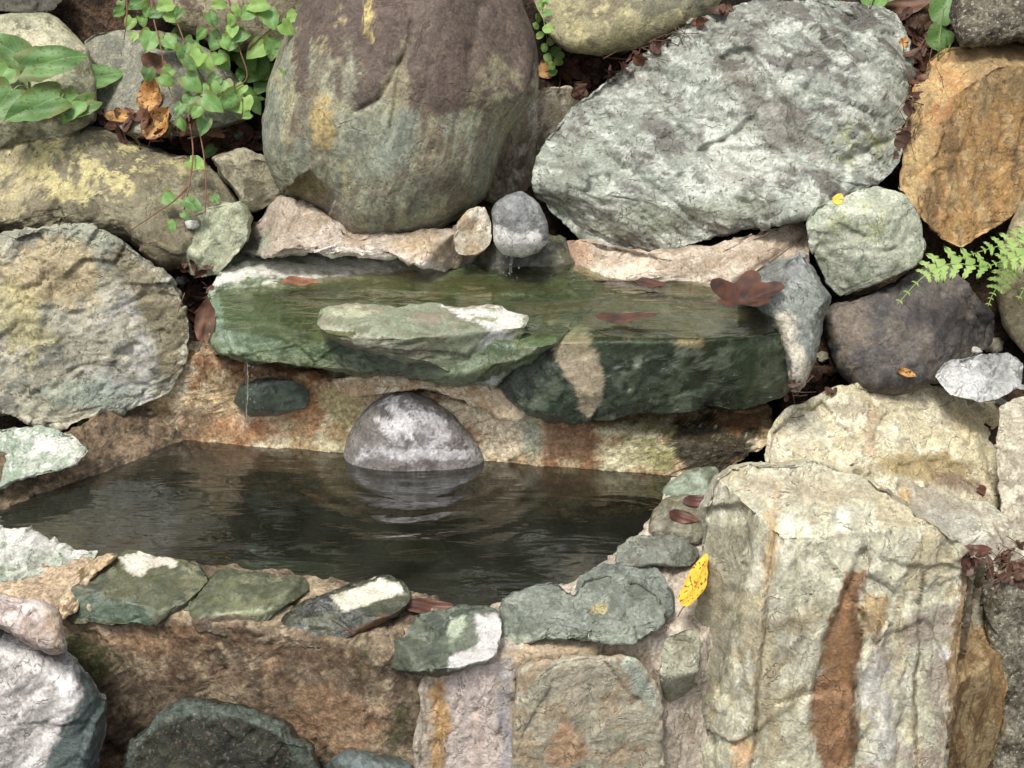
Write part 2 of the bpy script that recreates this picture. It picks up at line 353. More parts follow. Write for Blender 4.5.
    if st['vein']:
        vc, vf, va = st['vein']; rv = np.clip((ridged(Q*vf+warp*2, sd_+14, 4)-.72)*5, 0, 1)[:, None]*va; C = C*(1-rv)+srgb(vc)*rv
    C = C*STK
    org = V.mean(0) if parent is None else np.array(parent.location)
    me_V = V-org
    o = mesh_obj(name, me_V, Fc, M[mat]); o.location = tuple(org) if parent is None else (0, 0, 0)
    if parent is not None: o.parent = parent
    ca = o.data.color_attributes.new('Col', 'FLOAT_COLOR', 'POINT'); ca.data.foreach_set('color', np.hstack([np.clip(C, 0.004, .9), np.ones((len(C), 1))]).astype(np.float32).ravel())
    wa = o.data.attributes.new('Wet', 'FLOAT', 'POINT'); wa.data.foreach_set('value', np.clip(WT, 0, 1).astype(np.float32))
    if parent is None: tag(o, label, cat, group, kind)
    return o

# ------------------------------------------------------------------ ground
def ground_z(x, y):
    front = -.48+.0*x
    z = front+(.18)*sstep(-.95, -.85, y)
    right = sstep(.36, .46, x)*sstep(-.80, -.55, y); z = z*(1-right)+(-.08+.12*sstep(-.35, -.1, y))*right
    left = sstep(-.88, -1.0, x)*sstep(-.9, -.7, y); z = z*(1-left)+(-.06)*left
    bank = sstep(-.08, .03, y); zb = .115+1.25*np.clip(y-.02, 0, 1.1)+.12*np.clip(y-1.1, 0, 60)
    return z*(1-bank)+zb*bank
ax_ = lambda a, b, n, e, m: np.concatenate([a-np.geomspace(e, .02, m)[:-1], np.linspace(a, b, n), b+np.geomspace(.02, e, m)[1:]])
gx, gy = np.meshgrid(ax_(-1.15, 1.15, 420, 60, 24), ax_(-1.1, .85, 360, 60, 24))
gz = ground_z(gx, gy); W = np.stack([gx.ravel(), gy.ravel(), gz.ravel()], 1)
gn = fbm(W*9, 3, 4)*.02+fbm(W*45, 4, 4, .65)*.008+chisel(W*28, 8)*.008
W[:, 2] += gn
I = np.arange(gx.size).reshape(gx.shape); Fc = np.stack([I[:-1, :-1], I[:-1, 1:], I[1:, 1:], I[1:, :-1]], -1).reshape(-1, 4)
M['soil'] = stone_mat('dark_humus_soil', grain=220, gamt=.7, bump=1.0, rough=.95, spec=.15, pit=90, dist=.01, speck=.04)
g = mesh_obj('soil_ground', W, Fc, M['soil']); tag(g, kind='structure')
k = fbm(W*14, 21, 5, .65)[:, None]; m = sstep(-.1, .25, k); C = srgb((44, 36, 29))*(1-m)+srgb((88, 70, 54))*m
C = np.hstack([C, np.ones((len(C), 1))]); g.data.color_attributes.new('Col', 'FLOAT_COLOR', 'POINT').data.foreach_set('color', C.astype(np.float32).ravel())
g.data.attributes.new('Wet', 'FLOAT', 'POINT')

def R(name, label, pts, at, cols, **k): return rock(name, label, k.pop('cat', 'rock'), pts, at, cols, **k)

# ---- the bank, farthest first
R('boulder', 'brown mossy boulder at the top edge above the trailing vine', [(140,-40),(320,-45),(310,20),(285,45),(262,52),(225,44),(185,28),(150,10)], (230,20,'y',.27),
  [(120,112,90),(150,140,112),(96,82,66)], style='smooth', T=.06)
R('rock', 'dark rock at the top left corner behind the pale green boulder', [(-40,-30),(60,-30),(64,0),(50,14),(10,12),(-40,18)], (20,0,'y',.30), [(90,86,74),(70,64,54)], T=.05)
R('boulder', 'pale grey-green rounded boulder at the left edge behind the broad leaves', [(-40,22),(10,13),(50,13),(72,28),(90,48),(98,80),(95,120),(60,140),(-40,150)], (40,70,'y',.19),
  [(150,150,122),(176,172,142),(118,118,92)], style='smooth', T=.08, paint=[(('e',38,38,18,8,20),(206,196,168),.8,6,5)])
R('boulder', 'grey weathered boulder behind the yellow and brown fallen leaves', [(85,42),(120,28),(160,30),(200,42),(228,64),(245,86),(248,120),(200,138),(140,138),(100,120)], (160,80,'y',.20),
  [(134,134,118),(116,116,102),(150,148,128)], style='smooth', T=.07)
R('boulder', 'mossy olive-brown boulder at the top edge left of the leaf litter slope', [(528,-40),(735,-45),(718,6),(700,22),(670,34),(640,46),(600,56),(566,54),(548,36)], (620,10,'y',.25),
  [(150,144,108),(120,112,88),(168,160,118)], style='smooth', T=.07, paint=[(('e',668,0,40,22),(96,98,84),.7,8,8),(('e',600,35,30,14),(178,168,112),.6,8,8,20)])
R('rock', 'dark speckled stone block in the top right corner', [(957,-40),(1100,-40),(1090,44),(1020,42),(960,46)], (1000,10,'y',.16),
  [(88,82,70),(118,112,96)], style='mortar', mat='speck', T=.08, B=.15, power=4)
R('boulder', 'largest boulder, smooth and pear-shaped with a dark brown stained top', [(300,0),(284,40),(268,80),(260,118),(262,150),(272,178),(284,196),(306,208),(328,222),(350,240),(385,244),(430,234),(470,214),(488,200),(500,170),(510,140),(526,112),(538,92),(538,60),(528,20),(518,-10),(495,-60),(440,-90),(370,-92),(322,-50)],
  (400,120,'y',.10), [(148,148,124),(132,136,118),(158,154,122),(126,120,100)], lean=25, T=.20, B=.22, style='smooth', mat='smooth', rot=20, stretch=(1.8,1,.55), cf=7, ncut=2, streak=.17, fine=(45,.0014),
  steps=[([(280,196),(294,184),(310,173),(322,186),(334,200),(324,226),(290,215)],.03)],
  paint=[(('p',[(300,-60),(530,-60),(541,60),(530,95),(500,92),(485,108),(440,112),(420,118),(385,100),(355,112),(335,105),(332,60),(318,40),(300,110),(292,70)]),(92,76,68),.92,6,6),
         (('e',395,92,11,40,18),(158,152,120),.6,6,7),(('e',350,80,9,30,0),(150,150,126),.75,5,7),
         (('e',322,122,9,24,0),(180,156,96),.75,5,6),(('e',335,45,6,28,10),(176,164,120),.7,4,8,30),
         (('e',300,110,12,50,10),(108,84,70),.5,10,8,25),(('e',430,150,18,40),(128,112,92),.5,10,8),(('e',382,150,40,30),(134,142,128),.6,10,8),
         (('p',[(284,186),(310,172),(334,198),(322,216),(300,206)]),(116,106,64),.85,3,2),(('e',500,110,30,50,0),(150,146,112),.5,8,8,16),
         (('e',400,238,80,12),(176,160,146),.7,8,6),(('e',330,215,30,20,30),(160,148,132),.5,8,6),(('e',370,6,6,30),(196,176,110),.8,3,5,30,.1),(('e',340,232,60,14,15),(150,134,118),.5,8,6)],
  grooves=[([(412,22),(405,50),(392,78),(380,98)],1.8,.007),([(380,98),(355,112)],2,.006),([(400,60),(398,100),(390,130)],2,.006),([(478,10),(470,60)],6,.006)])
R('rock', 'pinkish upright stone wedged between the largest boulder and the big grey rock', [(505,112),(525,96),(545,88),(585,90),(580,118),(556,146),(542,176),(536,206),(484,200),(496,165),(504,140)], (530,150,'y',-.015),
  [(156,140,116),(176,164,144),(132,120,98)], T=.06, B=.1, rot=0, stretch=(2,1,.5), paint=[(('e',525,150,5,40,12),(222,214,200),.9,3,5,40)])
R('boulder', 'big pale grey-green craggy rock at the upper right', [(534,172),(540,150),(558,122),(582,99),(610,78),(645,52),(690,22),(730,8),(780,-2),(850,2),(895,15),(907,42),(914,80),(908,120),(902,155),(880,186),(850,194),(808,216),(760,226),(720,236),(680,247),(650,252),(610,250),(580,238),(556,216),(540,196)],
  (710,130,'y',.08), [(150,156,144),(172,177,164),(198,202,190),(118,116,108)], lean=32, T=.17, B=.2, style='crag', mat='crag', cf=10, rot=25, stretch=(.6,1,1.5), wet=.24, lump=(6,.02), vein=((84,76,66),9,.6),
  cuts=[(at_y(660,250,-.05),(0,-.8,-.6))],
  paint=[(('p',[(590,96),(720,18),(780,10),(760,60),(700,40),(620,92)]),(116,112,102),.5,10,8),(('p',[(720,60),(800,110),(840,170),(800,160),(740,110)]),(108,98,86),.55,10,10),(('e',860,150,28,22),(178,184,130),.6,10,8,20),
         (('e',580,170,40,40),(160,168,150),.5,12,10),(('e',745,165,45,28),(206,208,194),.7,12,10),(('e',690,215,90,14,-8),(146,154,130),.5,8,8)],
  grooves=[([(705,150),(740,130),(752,118)],4,.016),([(700,40),(720,56),(750,62),(790,118),(800,150)],4,.012),([(730,52),(748,55)],4,.014),([(600,150),(660,190),(700,230)],4,.009),([(640,60),(660,110),(700,150)],4,.009),([(800,100),(830,60),(880,80)],4,.010),([(840,190),(848,160),(890,140)],4,.010)])
R('boulder', 'orange-tan boulder at the upper right edge', [(952,48),(990,38),(1040,38),(1075,90),(1060,160),(1030,200),(1000,225),(962,247),(940,238),(918,212),(899,188),(903,140),(913,90),(928,62)],
  (965,140,'y',.02), [(184,144,88),(170,132,82),(190,160,112),(150,120,80)], lean=28, T=.12, B=.15, cf=10, style='block', rot=-15, stretch=(1.6,1,.6),
  paint=[(('p',[(950,48),(1040,36),(1060,90),(1000,110),(975,80)]),(150,128,88),.7,12,10),(('e',925,130,18,60,10),(190,166,112),.6,10,8),(('e',940,100,14,30,10),(176,116,66),.6,8,8,20)])
R('boulder', 'pale tan boulder cut by the right edge behind the fern', [(1000,250),(1010,222),(1035,180),(1100,170),(1120,340),(1060,380),(1024,352),(1006,325),(996,290)], (1040,260,'y',.0),
  [(160,148,116),(146,136,104),(174,164,132)], lean=25, T=.09, style='smooth')
R('boulder', 'dark brownish-grey stone under the fern', [(822,322),(833,305),(878,287),(915,270),(948,262),(968,282),(980,300),(993,318),(988,345),(962,362),(938,382),(900,395),(855,392),(832,362)], (905,325,'y',-.12),
  [(92,86,82),(78,74,72),(104,96,86)], lean=35, T=.09, B=.1, style='block', mat='smooth', lump=(5,.008), facet=(6,.005), ncut=6, cutd=.05,
  paint=[(('e',850,325,22,26),(116,104,90),.6,8,6),(('e',925,310,30,20),(84,76,76),.5,8,8)])
R('rock', 'small rounded pale green rock resting on the dark brownish-grey stone', [(805,224),(815,206),(850,193),(878,185),(905,196),(920,216),(925,245),(915,266),(872,284),(840,295),(822,272),(810,250)], (865,240,'y',-.09),
  [(176,180,158),(190,194,174),(160,168,146)], lean=20, T=.10, B=.07, style='block', mat='rock', facet=(12,.004), jag=.6, paint=[(('e',865,225,30,22),(192,196,140),.6,8,8,20)])
# ---- left side
R('rock', 'broad slab with yellow-green lichen patches at the left', [(-40,150),(-10,128),(20,120),(60,121),(105,130),(150,146),(200,158),(232,186),(250,214),(250,240),(210,270),(160,262),(130,245),(80,235),(-40,232)], (110,200,'y',.09),
  [(120,112,88),(134,128,102),(104,98,76)], lean=40, T=.09, B=.12, style='slab', lump=(5,.014), power=2.6,
  paint=[(('p',[(-20,150),(40,128),(130,142),(150,150),(125,205),(60,205),(30,190),(-20,215)]),(196,184,128),.9,4,8,26,.02),(('p',[(-30,160),(30,135),(40,190),(20,225),(-30,225)]),(176,164,126),.7,8,8,18,.1),(('e',165,168,25,12),(180,172,120),.7,4,6,30)])
R('rock', 'angular pale green wedge of stone below the trailing vine tips', [(158,236),(175,222),(205,208),(240,200),(252,216),(250,238),(236,256),(218,275),(190,274),(166,262)], (205,240,'y',-.02),
  [(160,166,138),(146,150,122),(176,178,150)], lean=30, T=.06, B=.08, style='block', ncut=6, cutd=.1)
R('rock', 'small angular grey-brown rock left of the largest boulder', [(212,158),(245,148),(268,158),(286,190),(262,210),(248,212),(230,185)], (250,180,'y',.07),
  [(140,134,110),(156,150,124),(116,110,88)], lean=30, T=.05, B=.08, style='block', ncut=6, cutd=.08)
R('boulder', 'large pale craggy boulder on the left edge beside the pool', [(-60,245),(-10,236),(30,226),(80,222),(108,232),(150,262),(180,295),(190,330),(186,365),(168,392),(140,405),(100,416),(50,428),(10,416),(-60,420)], (80,340,'y',-.20),
  [(172,168,146),(190,184,164),(156,156,138),(130,130,116)], lean=22, T=.17, B=.15, style='crag', mat='crag', rot=-30, stretch=(.8,1,1.3), 
  cuts=[(at_y(100,405,-.30),(0.1,-.75,-.65)),(at_y(122,320,-.335),(.78,-.62,.05)),(at_y(60,420,-.29),(0,-.6,-.8))],
  paint=[(('e',50,275,55,36),(200,178,132),.65,12,10),(('e',20,320,30,40),(196,186,128),.55,10,10,18,.1),(('p',[(100,300),(140,300),(160,370),(150,400),(110,405),(90,360)]),(196,194,190),.6,10,10,20),(('p',[(105,230),(150,262),(185,300),(190,370),(165,390),(158,340),(120,270)]),(128,116,84),.75,8,8),
         (('e',90,396,45,14),(150,164,150),.6,8,6),(('e',90,235,40,10,10),(158,164,144),.6,6,6)],
  vein=((90,84,74),12,.25))
R('rock', 'small white and green rock at the left edge of the pool', [(-40,436),(0,430),(40,428),(72,435),(88,452),(70,466),(40,476),(10,488),(-40,505)], (30,460,'y',-.36),
  [(178,184,168),(150,164,144),(206,206,194)], lean=45, T=.06, B=.14, style='crag', paint=[(('e',50,445,24,10),(214,214,206),.8,6,6)])
R('rock', 'brown mineral-stained rim stone at the waterline on the left', [(-60,470),(60,440),(120,395),(190,385),(215,410),(200,450),(120,520),(40,570),(-60,620)], (60,480,'z',0),
  [(112,94,72),(136,116,92),(80,70,54)], lean=42, yaw=42, T=.015, B=.10, style='mortar', mat='gritty', power=6, wet=.3)
# ---- wall under the ledge
R('mortar_wall', 'rust and cream stained mortar wall behind the pool under the ledge', [(90,390),(160,350),(250,335),(350,350),(450,360),(560,372),(660,385),(740,388),(772,408),(770,440),(740,462),(700,500),(600,520),(440,520),(250,500),(120,480),(80,430)], (420,400,'y',-.238),
  [(180,152,112),(198,176,138),(152,114,76),(210,196,164)], cat='wall', cuts=[((0,0,.10),(.1,-.05,1))], yaw=-8, lean=10, T=.012, B=.14, style='mortar', mat='gritty', power=6, wet=.25, cf=10, lump=(8,.006),
  paint=[(('e',270,365,75,16),(116,72,44),.75,8,8,12,.2),(('e',318,400,20,30),(172,116,68),.6,8,8),(('e',225,425,60,14),(176,120,78),.5,8,8),(('e',175,425,40,18),(90,76,54),.7,8,8,16,.1),
         (('p',[(400,374),(470,378),(530,410),(545,450),(500,462),(485,440),(440,395)]),(220,204,174),.9,6,5),(('e',345,395,18,30),(190,182,130),.7,8,6),
         (('p',[(545,425),(592,425),(596,465),(540,462)]),(136,100,72),.85,5,4),(('e',532,440,9,22),(150,162,140),.8,4,4),(('p',[(596,425),(680,420),(665,478),(600,468)]),(212,204,164),.85,6,6,14,.25),
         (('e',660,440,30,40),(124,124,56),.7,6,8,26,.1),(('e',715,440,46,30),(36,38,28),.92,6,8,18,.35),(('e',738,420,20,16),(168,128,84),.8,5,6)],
  wets=[(('e',715,450,50,30),.95,8,8),(('e',230,400,60,60),.7,10,10)])
R('rock', 'dark wet green stone embedded in the rusty wall left of the domed stone', [(233,402),(240,386),(265,378),(295,380),(311,392),(306,408),(285,414),(250,416)], (272,398,'y',-.235),
  [(66,78,66),(84,98,84),(52,60,50)], lean=5, yaw=-9, T=.035, B=.05, style='smooth', mat='wet', wet=.6)
R('rock', 'long rusty crust strip arching over the domed stone', [(330,378),(380,370),(440,374),(480,382),(510,394),(530,408),(520,420),(500,416),(478,404),(450,394),(410,386),(370,388),(345,398)], (430,390,'y',-.266),
  [(212,192,160),(196,168,130),(226,212,186)], cat='mineral crust', yaw=-8, lean=8, T=.010, B=.04, style='mortar', mat='rock', ctr=(450,386), wet=.15,
  paint=[(('e',430,376,60,5,8),(120,76,44),.6,3,5),(('e',530,440,8,20),(150,164,130),.6,4,4)])
R('boulder', 'smooth domed grey stone with white mineral bloom standing in the pool', [(342,462),(346,440),(356,420),(372,403),(392,393),(410,391),(432,398),(456,416),(474,436),(488,460),(486,490),(450,510),(390,510),(350,490)], (415,462,'y',-.252),
  [(120,114,110),(138,132,128),(104,98,96)], lean=6, T=.066, B=.08, style='smooth', mat='smooth', lump=(4,.003), ncut=0, facet=(5,.001), ridge=(8,.0005), fine=(60,.0006), power=2.6, jag=.2,
  paint=[(('e',415,425,46,26,30),(216,212,214),.9,5,9,20,.12),(('e',420,454,55,6),(206,204,206),.8,4,4),(('e',440,436,22,12),(150,144,144),.5,6,8)])
# ---- ledge
ZL = .25
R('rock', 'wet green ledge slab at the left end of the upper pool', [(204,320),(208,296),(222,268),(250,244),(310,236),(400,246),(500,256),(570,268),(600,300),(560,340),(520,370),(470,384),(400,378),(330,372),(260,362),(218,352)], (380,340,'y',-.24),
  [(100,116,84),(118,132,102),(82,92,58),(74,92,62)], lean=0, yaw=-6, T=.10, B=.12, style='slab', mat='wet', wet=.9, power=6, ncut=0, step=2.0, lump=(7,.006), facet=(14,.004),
  cuts=[((0,0,ZL-.012),(0,-.02,1)),(at_z(240,318,ZL-.012),(-.15,-.80,.35))],
  paint=[(('p',[(206,302),(225,285),(300,280),(370,278),(440,276),(440,250),(330,250),(300,262),(222,264)]),(224,222,212),.9,4,6),(('p',[(222,262),(250,240),(340,238),(360,256),(300,262)]),(150,166,146),.8,6,5),(('p',[(206,300),(260,300),(290,330),(280,352),(215,348)]),(118,140,118),.7,8,6),
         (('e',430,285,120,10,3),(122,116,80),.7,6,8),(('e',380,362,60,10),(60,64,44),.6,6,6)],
  wets=[(('p',[(206,290),(240,268),(400,262),(430,240),(200,235)]),.1,6,5)])
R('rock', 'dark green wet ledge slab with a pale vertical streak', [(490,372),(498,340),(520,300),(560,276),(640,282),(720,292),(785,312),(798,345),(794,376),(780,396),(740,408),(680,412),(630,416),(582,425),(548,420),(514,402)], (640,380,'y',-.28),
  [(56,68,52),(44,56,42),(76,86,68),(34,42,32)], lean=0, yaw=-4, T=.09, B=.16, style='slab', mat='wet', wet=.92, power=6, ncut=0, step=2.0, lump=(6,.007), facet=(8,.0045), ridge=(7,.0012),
  cuts=[((0,0,ZL-.012),(0,-.02,1)),(at_z(640,338,ZL-.012),(.0,-1,.12)),(at_z(545,334,ZL-.012),(-.5,-1,.25)),(at_z(740,344,ZL-.03),(.25,-1,-.05)),(at_z(680,385,.17),(.05,-1,-.3))],
  paint=[(('p',[(545,326),(590,330),(598,360),(602,400),(590,418),(578,410),(566,370)]),(172,158,132),.95,3,4),(('p',[(545,322),(590,326),(592,336),(548,334)]),(214,208,190),.7,3,4),
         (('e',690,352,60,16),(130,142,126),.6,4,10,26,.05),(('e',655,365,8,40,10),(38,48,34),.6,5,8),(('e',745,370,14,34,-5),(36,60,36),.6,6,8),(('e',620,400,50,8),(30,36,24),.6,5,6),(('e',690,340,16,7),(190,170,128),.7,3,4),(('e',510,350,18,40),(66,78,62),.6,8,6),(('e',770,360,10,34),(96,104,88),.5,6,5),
         (('p',[(560,270),(640,276),(760,300),(760,330),(540,332),(505,310)]),(126,116,84),.75,8,8),(('e',560,290,50,12),(92,114,88),.7,8,8)])
R('rock', 'long pale grey-green block lying on the front lip of the ledge', [(317,322),(320,309),(335,305),(420,306),(500,308),(528,317),(521,344),(512,372),(496,390),(476,384),(440,370),(390,357),(345,346),(326,338)], (420,335,'y',-.315),
  [(130,138,112),(150,156,132),(112,116,92),(140,132,112)], lean=5, yaw=-5, T=.045, B=.06, style='slab', mat='wet', wet=.25, power=4, rot=-10, stretch=(.7,1,1.3), ncut=1,
  cuts=[((0,0,ZL+.018),(0,-.05,1))],
  paint=[(('p',[(440,306),(524,312),(524,330),(500,330),(470,318)]),(216,214,204),.9,4,5),(('p',[(485,325),(520,325),(508,372),(490,386),(478,370)]),(190,190,188),.75,7,6),(('e',350,312,26,5),(190,196,160),.6,4,4),(('e',350,336,34,6,15),(190,186,164),.6,4,4)])
R('rock', 'blue-grey and white leaning stone at the right end of the ledge', [(764,268),(800,252),(812,268),(830,296),(824,322),(818,348),(808,378),(796,392),(786,370),(776,336),(758,312),(740,290)], (795,320,'y',-.24),
  [(124,130,122),(142,148,140),(106,108,102)], lean=25, yaw=-10, T=.06, B=.12, style='slab', mat='rock', wet=.3, paint=[(('p',[(772,318),(800,314),(802,345),(806,388),(792,376),(784,350)]),(206,198,180),.85,5,6),(('e',800,275,14,14),(150,150,150),.6,6,6)])
# crusts behind the upper pool
R('rock', 'pinkish crusted rock shelf between the ledge and the largest boulder', [(228,244),(255,222),(282,200),(310,205),(345,228),(400,232),(440,236),(462,226),(486,240),(490,262),(440,270),(420,262),(340,256),(240,254)], (350,250,'y',-.045),
  [(176,162,144),(190,176,160),(158,140,118)], lean=48, T=.05, B=.12, style='slab', mat='rock', lump=(8,.016), facet=(14,.005), wet=.05,
  paint=[(('p',[(235,262),(330,248),(430,254),(455,276),(320,280),(235,278)]),(226,216,204),.85,5,6),(('e',250,246,26,12,-20),(146,160,140),.6,6,6),(('e',420,250,30,10),(176,150,112),.6,6,6),(('e',290,228,30,18),(164,148,128),.6,8,8)])
R('rock', 'little cream stone left of the small round grey stone', [(452,240),(458,222),(468,210),(484,208),(492,222),(490,244),(478,254),(458,254)], (472,232,'y',-.075),
  [(196,184,160),(214,204,184),(170,150,120)], lean=20, T=.04, B=.05, style='block')
R('rock', 'small round grey stone with a white underside beside the water inlet', [(489,214),(494,202),(506,194),(522,192),(538,204),(549,222),(550,240),(540,252),(522,257),(504,254),(493,242)], (520,226,'y',-.085),
  [(132,134,134),(152,154,152),(116,118,116)], lean=15, T=.05, B=.05, style='smooth', mat='rock', ncut=2, paint=[(('p',[(488,222),(515,236),(540,232),(552,246),(520,262),(490,252)]),(224,222,216),.9,5,5),(('e',502,205,10,10),(110,110,112),.6,5,5)])
R('rock', 'low pinkish rock strip under the big grey rock behind the upper pool', [(556,262),(562,240),(600,244),(650,252),(710,244),(760,232),(800,224),(812,240),(808,262),(790,276),(750,288),(712,296),(690,290),(640,284),(590,280),(562,276)], (690,265,'y',-.085),
  [(184,166,144),(200,184,164),(166,146,122)], lean=35, T=.04, B=.1, style='slab', mat='rock', cf=12, lump=(9,.010), rot=-15, stretch=(.6,1,1.6), ctr=(690,264), wet=.05,
  paint=[(('e',640,274,70,6,5),(222,210,190),.7,4,5),(('e',575,254,16,13),(184,150,124),.8,5,4),(('e',575,282,60,4),(92,92,52),.7,3,5)], grooves=[([(735,284),(770,262),(806,236)],2.5,.012)])
R('rock', 'dark damp rock face behind the water inlet', [(478,250),(500,240),(560,236),(575,262),(590,284),(540,288),(490,284),(470,268)], (525,262,'y',-.03),
  [(72,74,56),(92,92,70),(52,52,42)], lean=30, T=.03, B=.08, style='slab', mat='wet', wet=.6)
# ---- right side
R('boulder', 'cream sunlit slab-like boulder right of the ledge', [(764,458),(768,432),(784,410),(815,396),(850,384),(888,371),(920,380),(950,392),(1000,400),(1014,412),(1020,440),(1016,490),(980,520),(900,510),(830,490),(770,480)], (890,440,'y',-.38),
  [(206,196,160),(188,178,146),(218,210,182),(176,166,140)], lean=38, T=.09, B=.18, style='block', lump=(4,.008), facet=(6,.009), cutd=.05, steps=[([(895,462),(960,464),(985,490),(975,520),(900,510)],.007),([(770,420),(820,400),(850,430),(830,470),(770,470)],.010),([(980,400),(1020,410),(1010,500),(985,470)],.012)],
  paint=[(('e',800,425,36,26),(164,162,146),.6,10,8,16,.1),(('e',800,430,40,30),(216,206,180),.5,6,8,30),(('e',930,470,46,18,12),(158,138,92),.85,6,6),(('e',960,488,26,12,15),(120,98,82),.7,8,8),(('e',870,430,6,30,5),(184,146,112),.5,6,6),(('e',980,420,26,20),(214,196,150),.6,8,8)])
R('boulder', 'pale boulder cut by the right edge beside the cream slab', [(1000,408),(1030,398),(1100,410),(1100,560),(1040,550),(1004,520),(996,450)], (1035,460,'y',-.40),
  [(186,178,156),(160,152,132),(200,192,170)], lean=40, T=.07, B=.15)
R('rock', 'small white and grey angular rock beside the dark stone at the right', [(934,377),(944,364),(962,358),(985,354),(1008,352),(1022,364),(1020,385),(1006,396),(980,402),(950,395)], (975,378,'y',-.24),
  [(160,162,158),(186,188,184),(122,122,118)], lean=30, T=.05, B=.06, ncut=8, cutd=.1, paint=[(('e',960,380,26,16,10),(222,222,220),.8,6,6)])
R('boulder', 'pale folded rock between the cream slab and the large foreground boulder', [(770,490),(800,470),(840,470),(880,478),(920,484),(950,494),(985,506),(1010,520),(1060,550),(1060,640),(990,640),(900,600),(800,560)], (910,520,'y',-.60),
  [(184,180,158),(166,162,142),(200,196,176),(150,142,124)], lean=48, T=.06, B=.2, style='block', paint=[(('e',950,530,40,20,20),(170,168,158),.6,8,8),(('e',905,498,5,16,-10),(192,160,104),.8,3,3)],
  grooves=[([(985,520),(1002,545),(1000,580)],3,.015)])
R('rock', 'rough grey stone in the bottom right corner', [(985,590),(1010,575),(1100,580),(1100,830),(1000,830),(992,700)], (1030,680,'y',-.66),
  [(110,106,90),(132,128,112),(90,84,70)], lean=15, T=.04, B=.1, style='mortar', mat='speck')
R('rock', 'narrow ochre stone slab standing against the right flank of the foreground boulder', [(958,612),(972,604),(990,608),(1006,616),(1008,660),(1004,720),(1006,830),(950,830),(946,700)], (985,680,'y',-.74),
  [(146,118,74),(162,140,100),(124,98,62)], lean=10, yaw=20, T=.05, B=.12, style='block', rot=0, stretch=(2,1,.4), paint=[(('e',980,614,26,12),(190,182,160),.9,5,5)])
R('boulder', 'largest pale foreground boulder with a rust-brown cleft', [(704,540),(704,505),(712,482),(730,464),(770,460),(820,460),(856,476),(880,488),(930,520),(965,545),(988,572),(984,600),(966,640),(958,700),(952,830),(692,830),(694,700),(697,620)], (830,600,'y',-.70),
  [(196,193,166),(180,177,155),(212,209,186),(190,180,148)], lean=12, T=.22, B=.2, style='block', step=1.9, power=5, cutd=.0, ncut=0, rot=8, stretch=(1.35,1,.6), lump=(4,.005), facet=(6,.006), fine=(50,.0012), cf=9, vein=((120,104,86),8,.45),
  cuts=[(at_y(860,512,-.74),(.02,-.30,1)),(at_y(820,540,-.79),(-.12,-1,.16)),(at_y(790,560,-.79),(-.5,-1,.12)),(at_y(930,580,-.78),(.35,-1,.25)),(at_y(900,540,-.77),(.1,-1,.5)),(at_y(725,540,-.72),(-.9,-.7,.15)),(at_y(972,600,-.72),(.9,-.4,.05))],
  paint=[(('p',[(846,575),(868,570),(864,620),(858,680),(852,770),(820,775),(812,700),(826,640),(842,610)]),(138,98,62),.9,4,5),(('p',[(848,600),(860,600),(852,700),(838,760),(830,700)]),(160,118,76),.6,5,8,20,.1),(('p',[(856,590),(864,590),(856,760),(848,760)]),(88,64,44),.6,3,4),(('p',[(866,590),(890,600),(884,640),(864,640)]),(184,148,92),.7,5,5),
         (('p',[(704,520),(750,520),(740,620),(715,700),(700,760),(694,640)]),(140,134,112),.75,8,6),(('p',[(771,522),(774,522),(764,640),(750,800),(747,800),(761,640)]),(92,76,56),.7,1,2),(('p',[(924,575),(927,575),(920,680),(917,800),(914,800),(916,680)]),(96,80,60),.7,1,2),(('e',770,540,8,60,5),(196,160,104),.6,5,5),(('p',[(870,640),(960,600),(955,770),(860,775)]),(158,140,128),.6,8,10,14,.05),
         (('e',880,720,16,60),(206,206,198),.7,6,8,20,.1),(('e',830,490,90,16,5),(166,154,128),.7,8,8),(('e',962,650,9,90,5),(140,108,66),.8,4,4),(('e',740,755,10,16),(206,160,110),.7,5,5),(('e',948,655,7,7),(232,228,216),.9,2,2)],
  steps=[([(852,560),(868,548),(866,620),(860,680),(854,840),(812,840),(810,700),(824,640),(842,608)],.012),([(690,505),(742,508),(748,560),(738,640),(716,700),(704,840),(680,840)],.014),([(866,575),(900,590),(884,650),(864,660)],.010),([(888,640),(930,620),(950,660),(940,840),(905,840)],.006),([(735,640),(760,720),(756,840),(738,840),(728,720)],.006),([(880,560),(960,570),(960,600),(900,610)],.006)],
  grooves=[([(866,590),(862,640),(856,700),(850,830)],1.6,.012),([(772,522),(762,640),(748,800)],1.5,.010),([(800,520),(796,600),(786,680)],1.4,.007),([(748,515),(738,600),(720,690)],1.6,.008),([(925,575),(918,680),(914,800)],1.5,.008),([(900,590),(895,640),(902,700)],1.4,.006),([(775,705),(812,694),(832,690)],1.6,.009)])
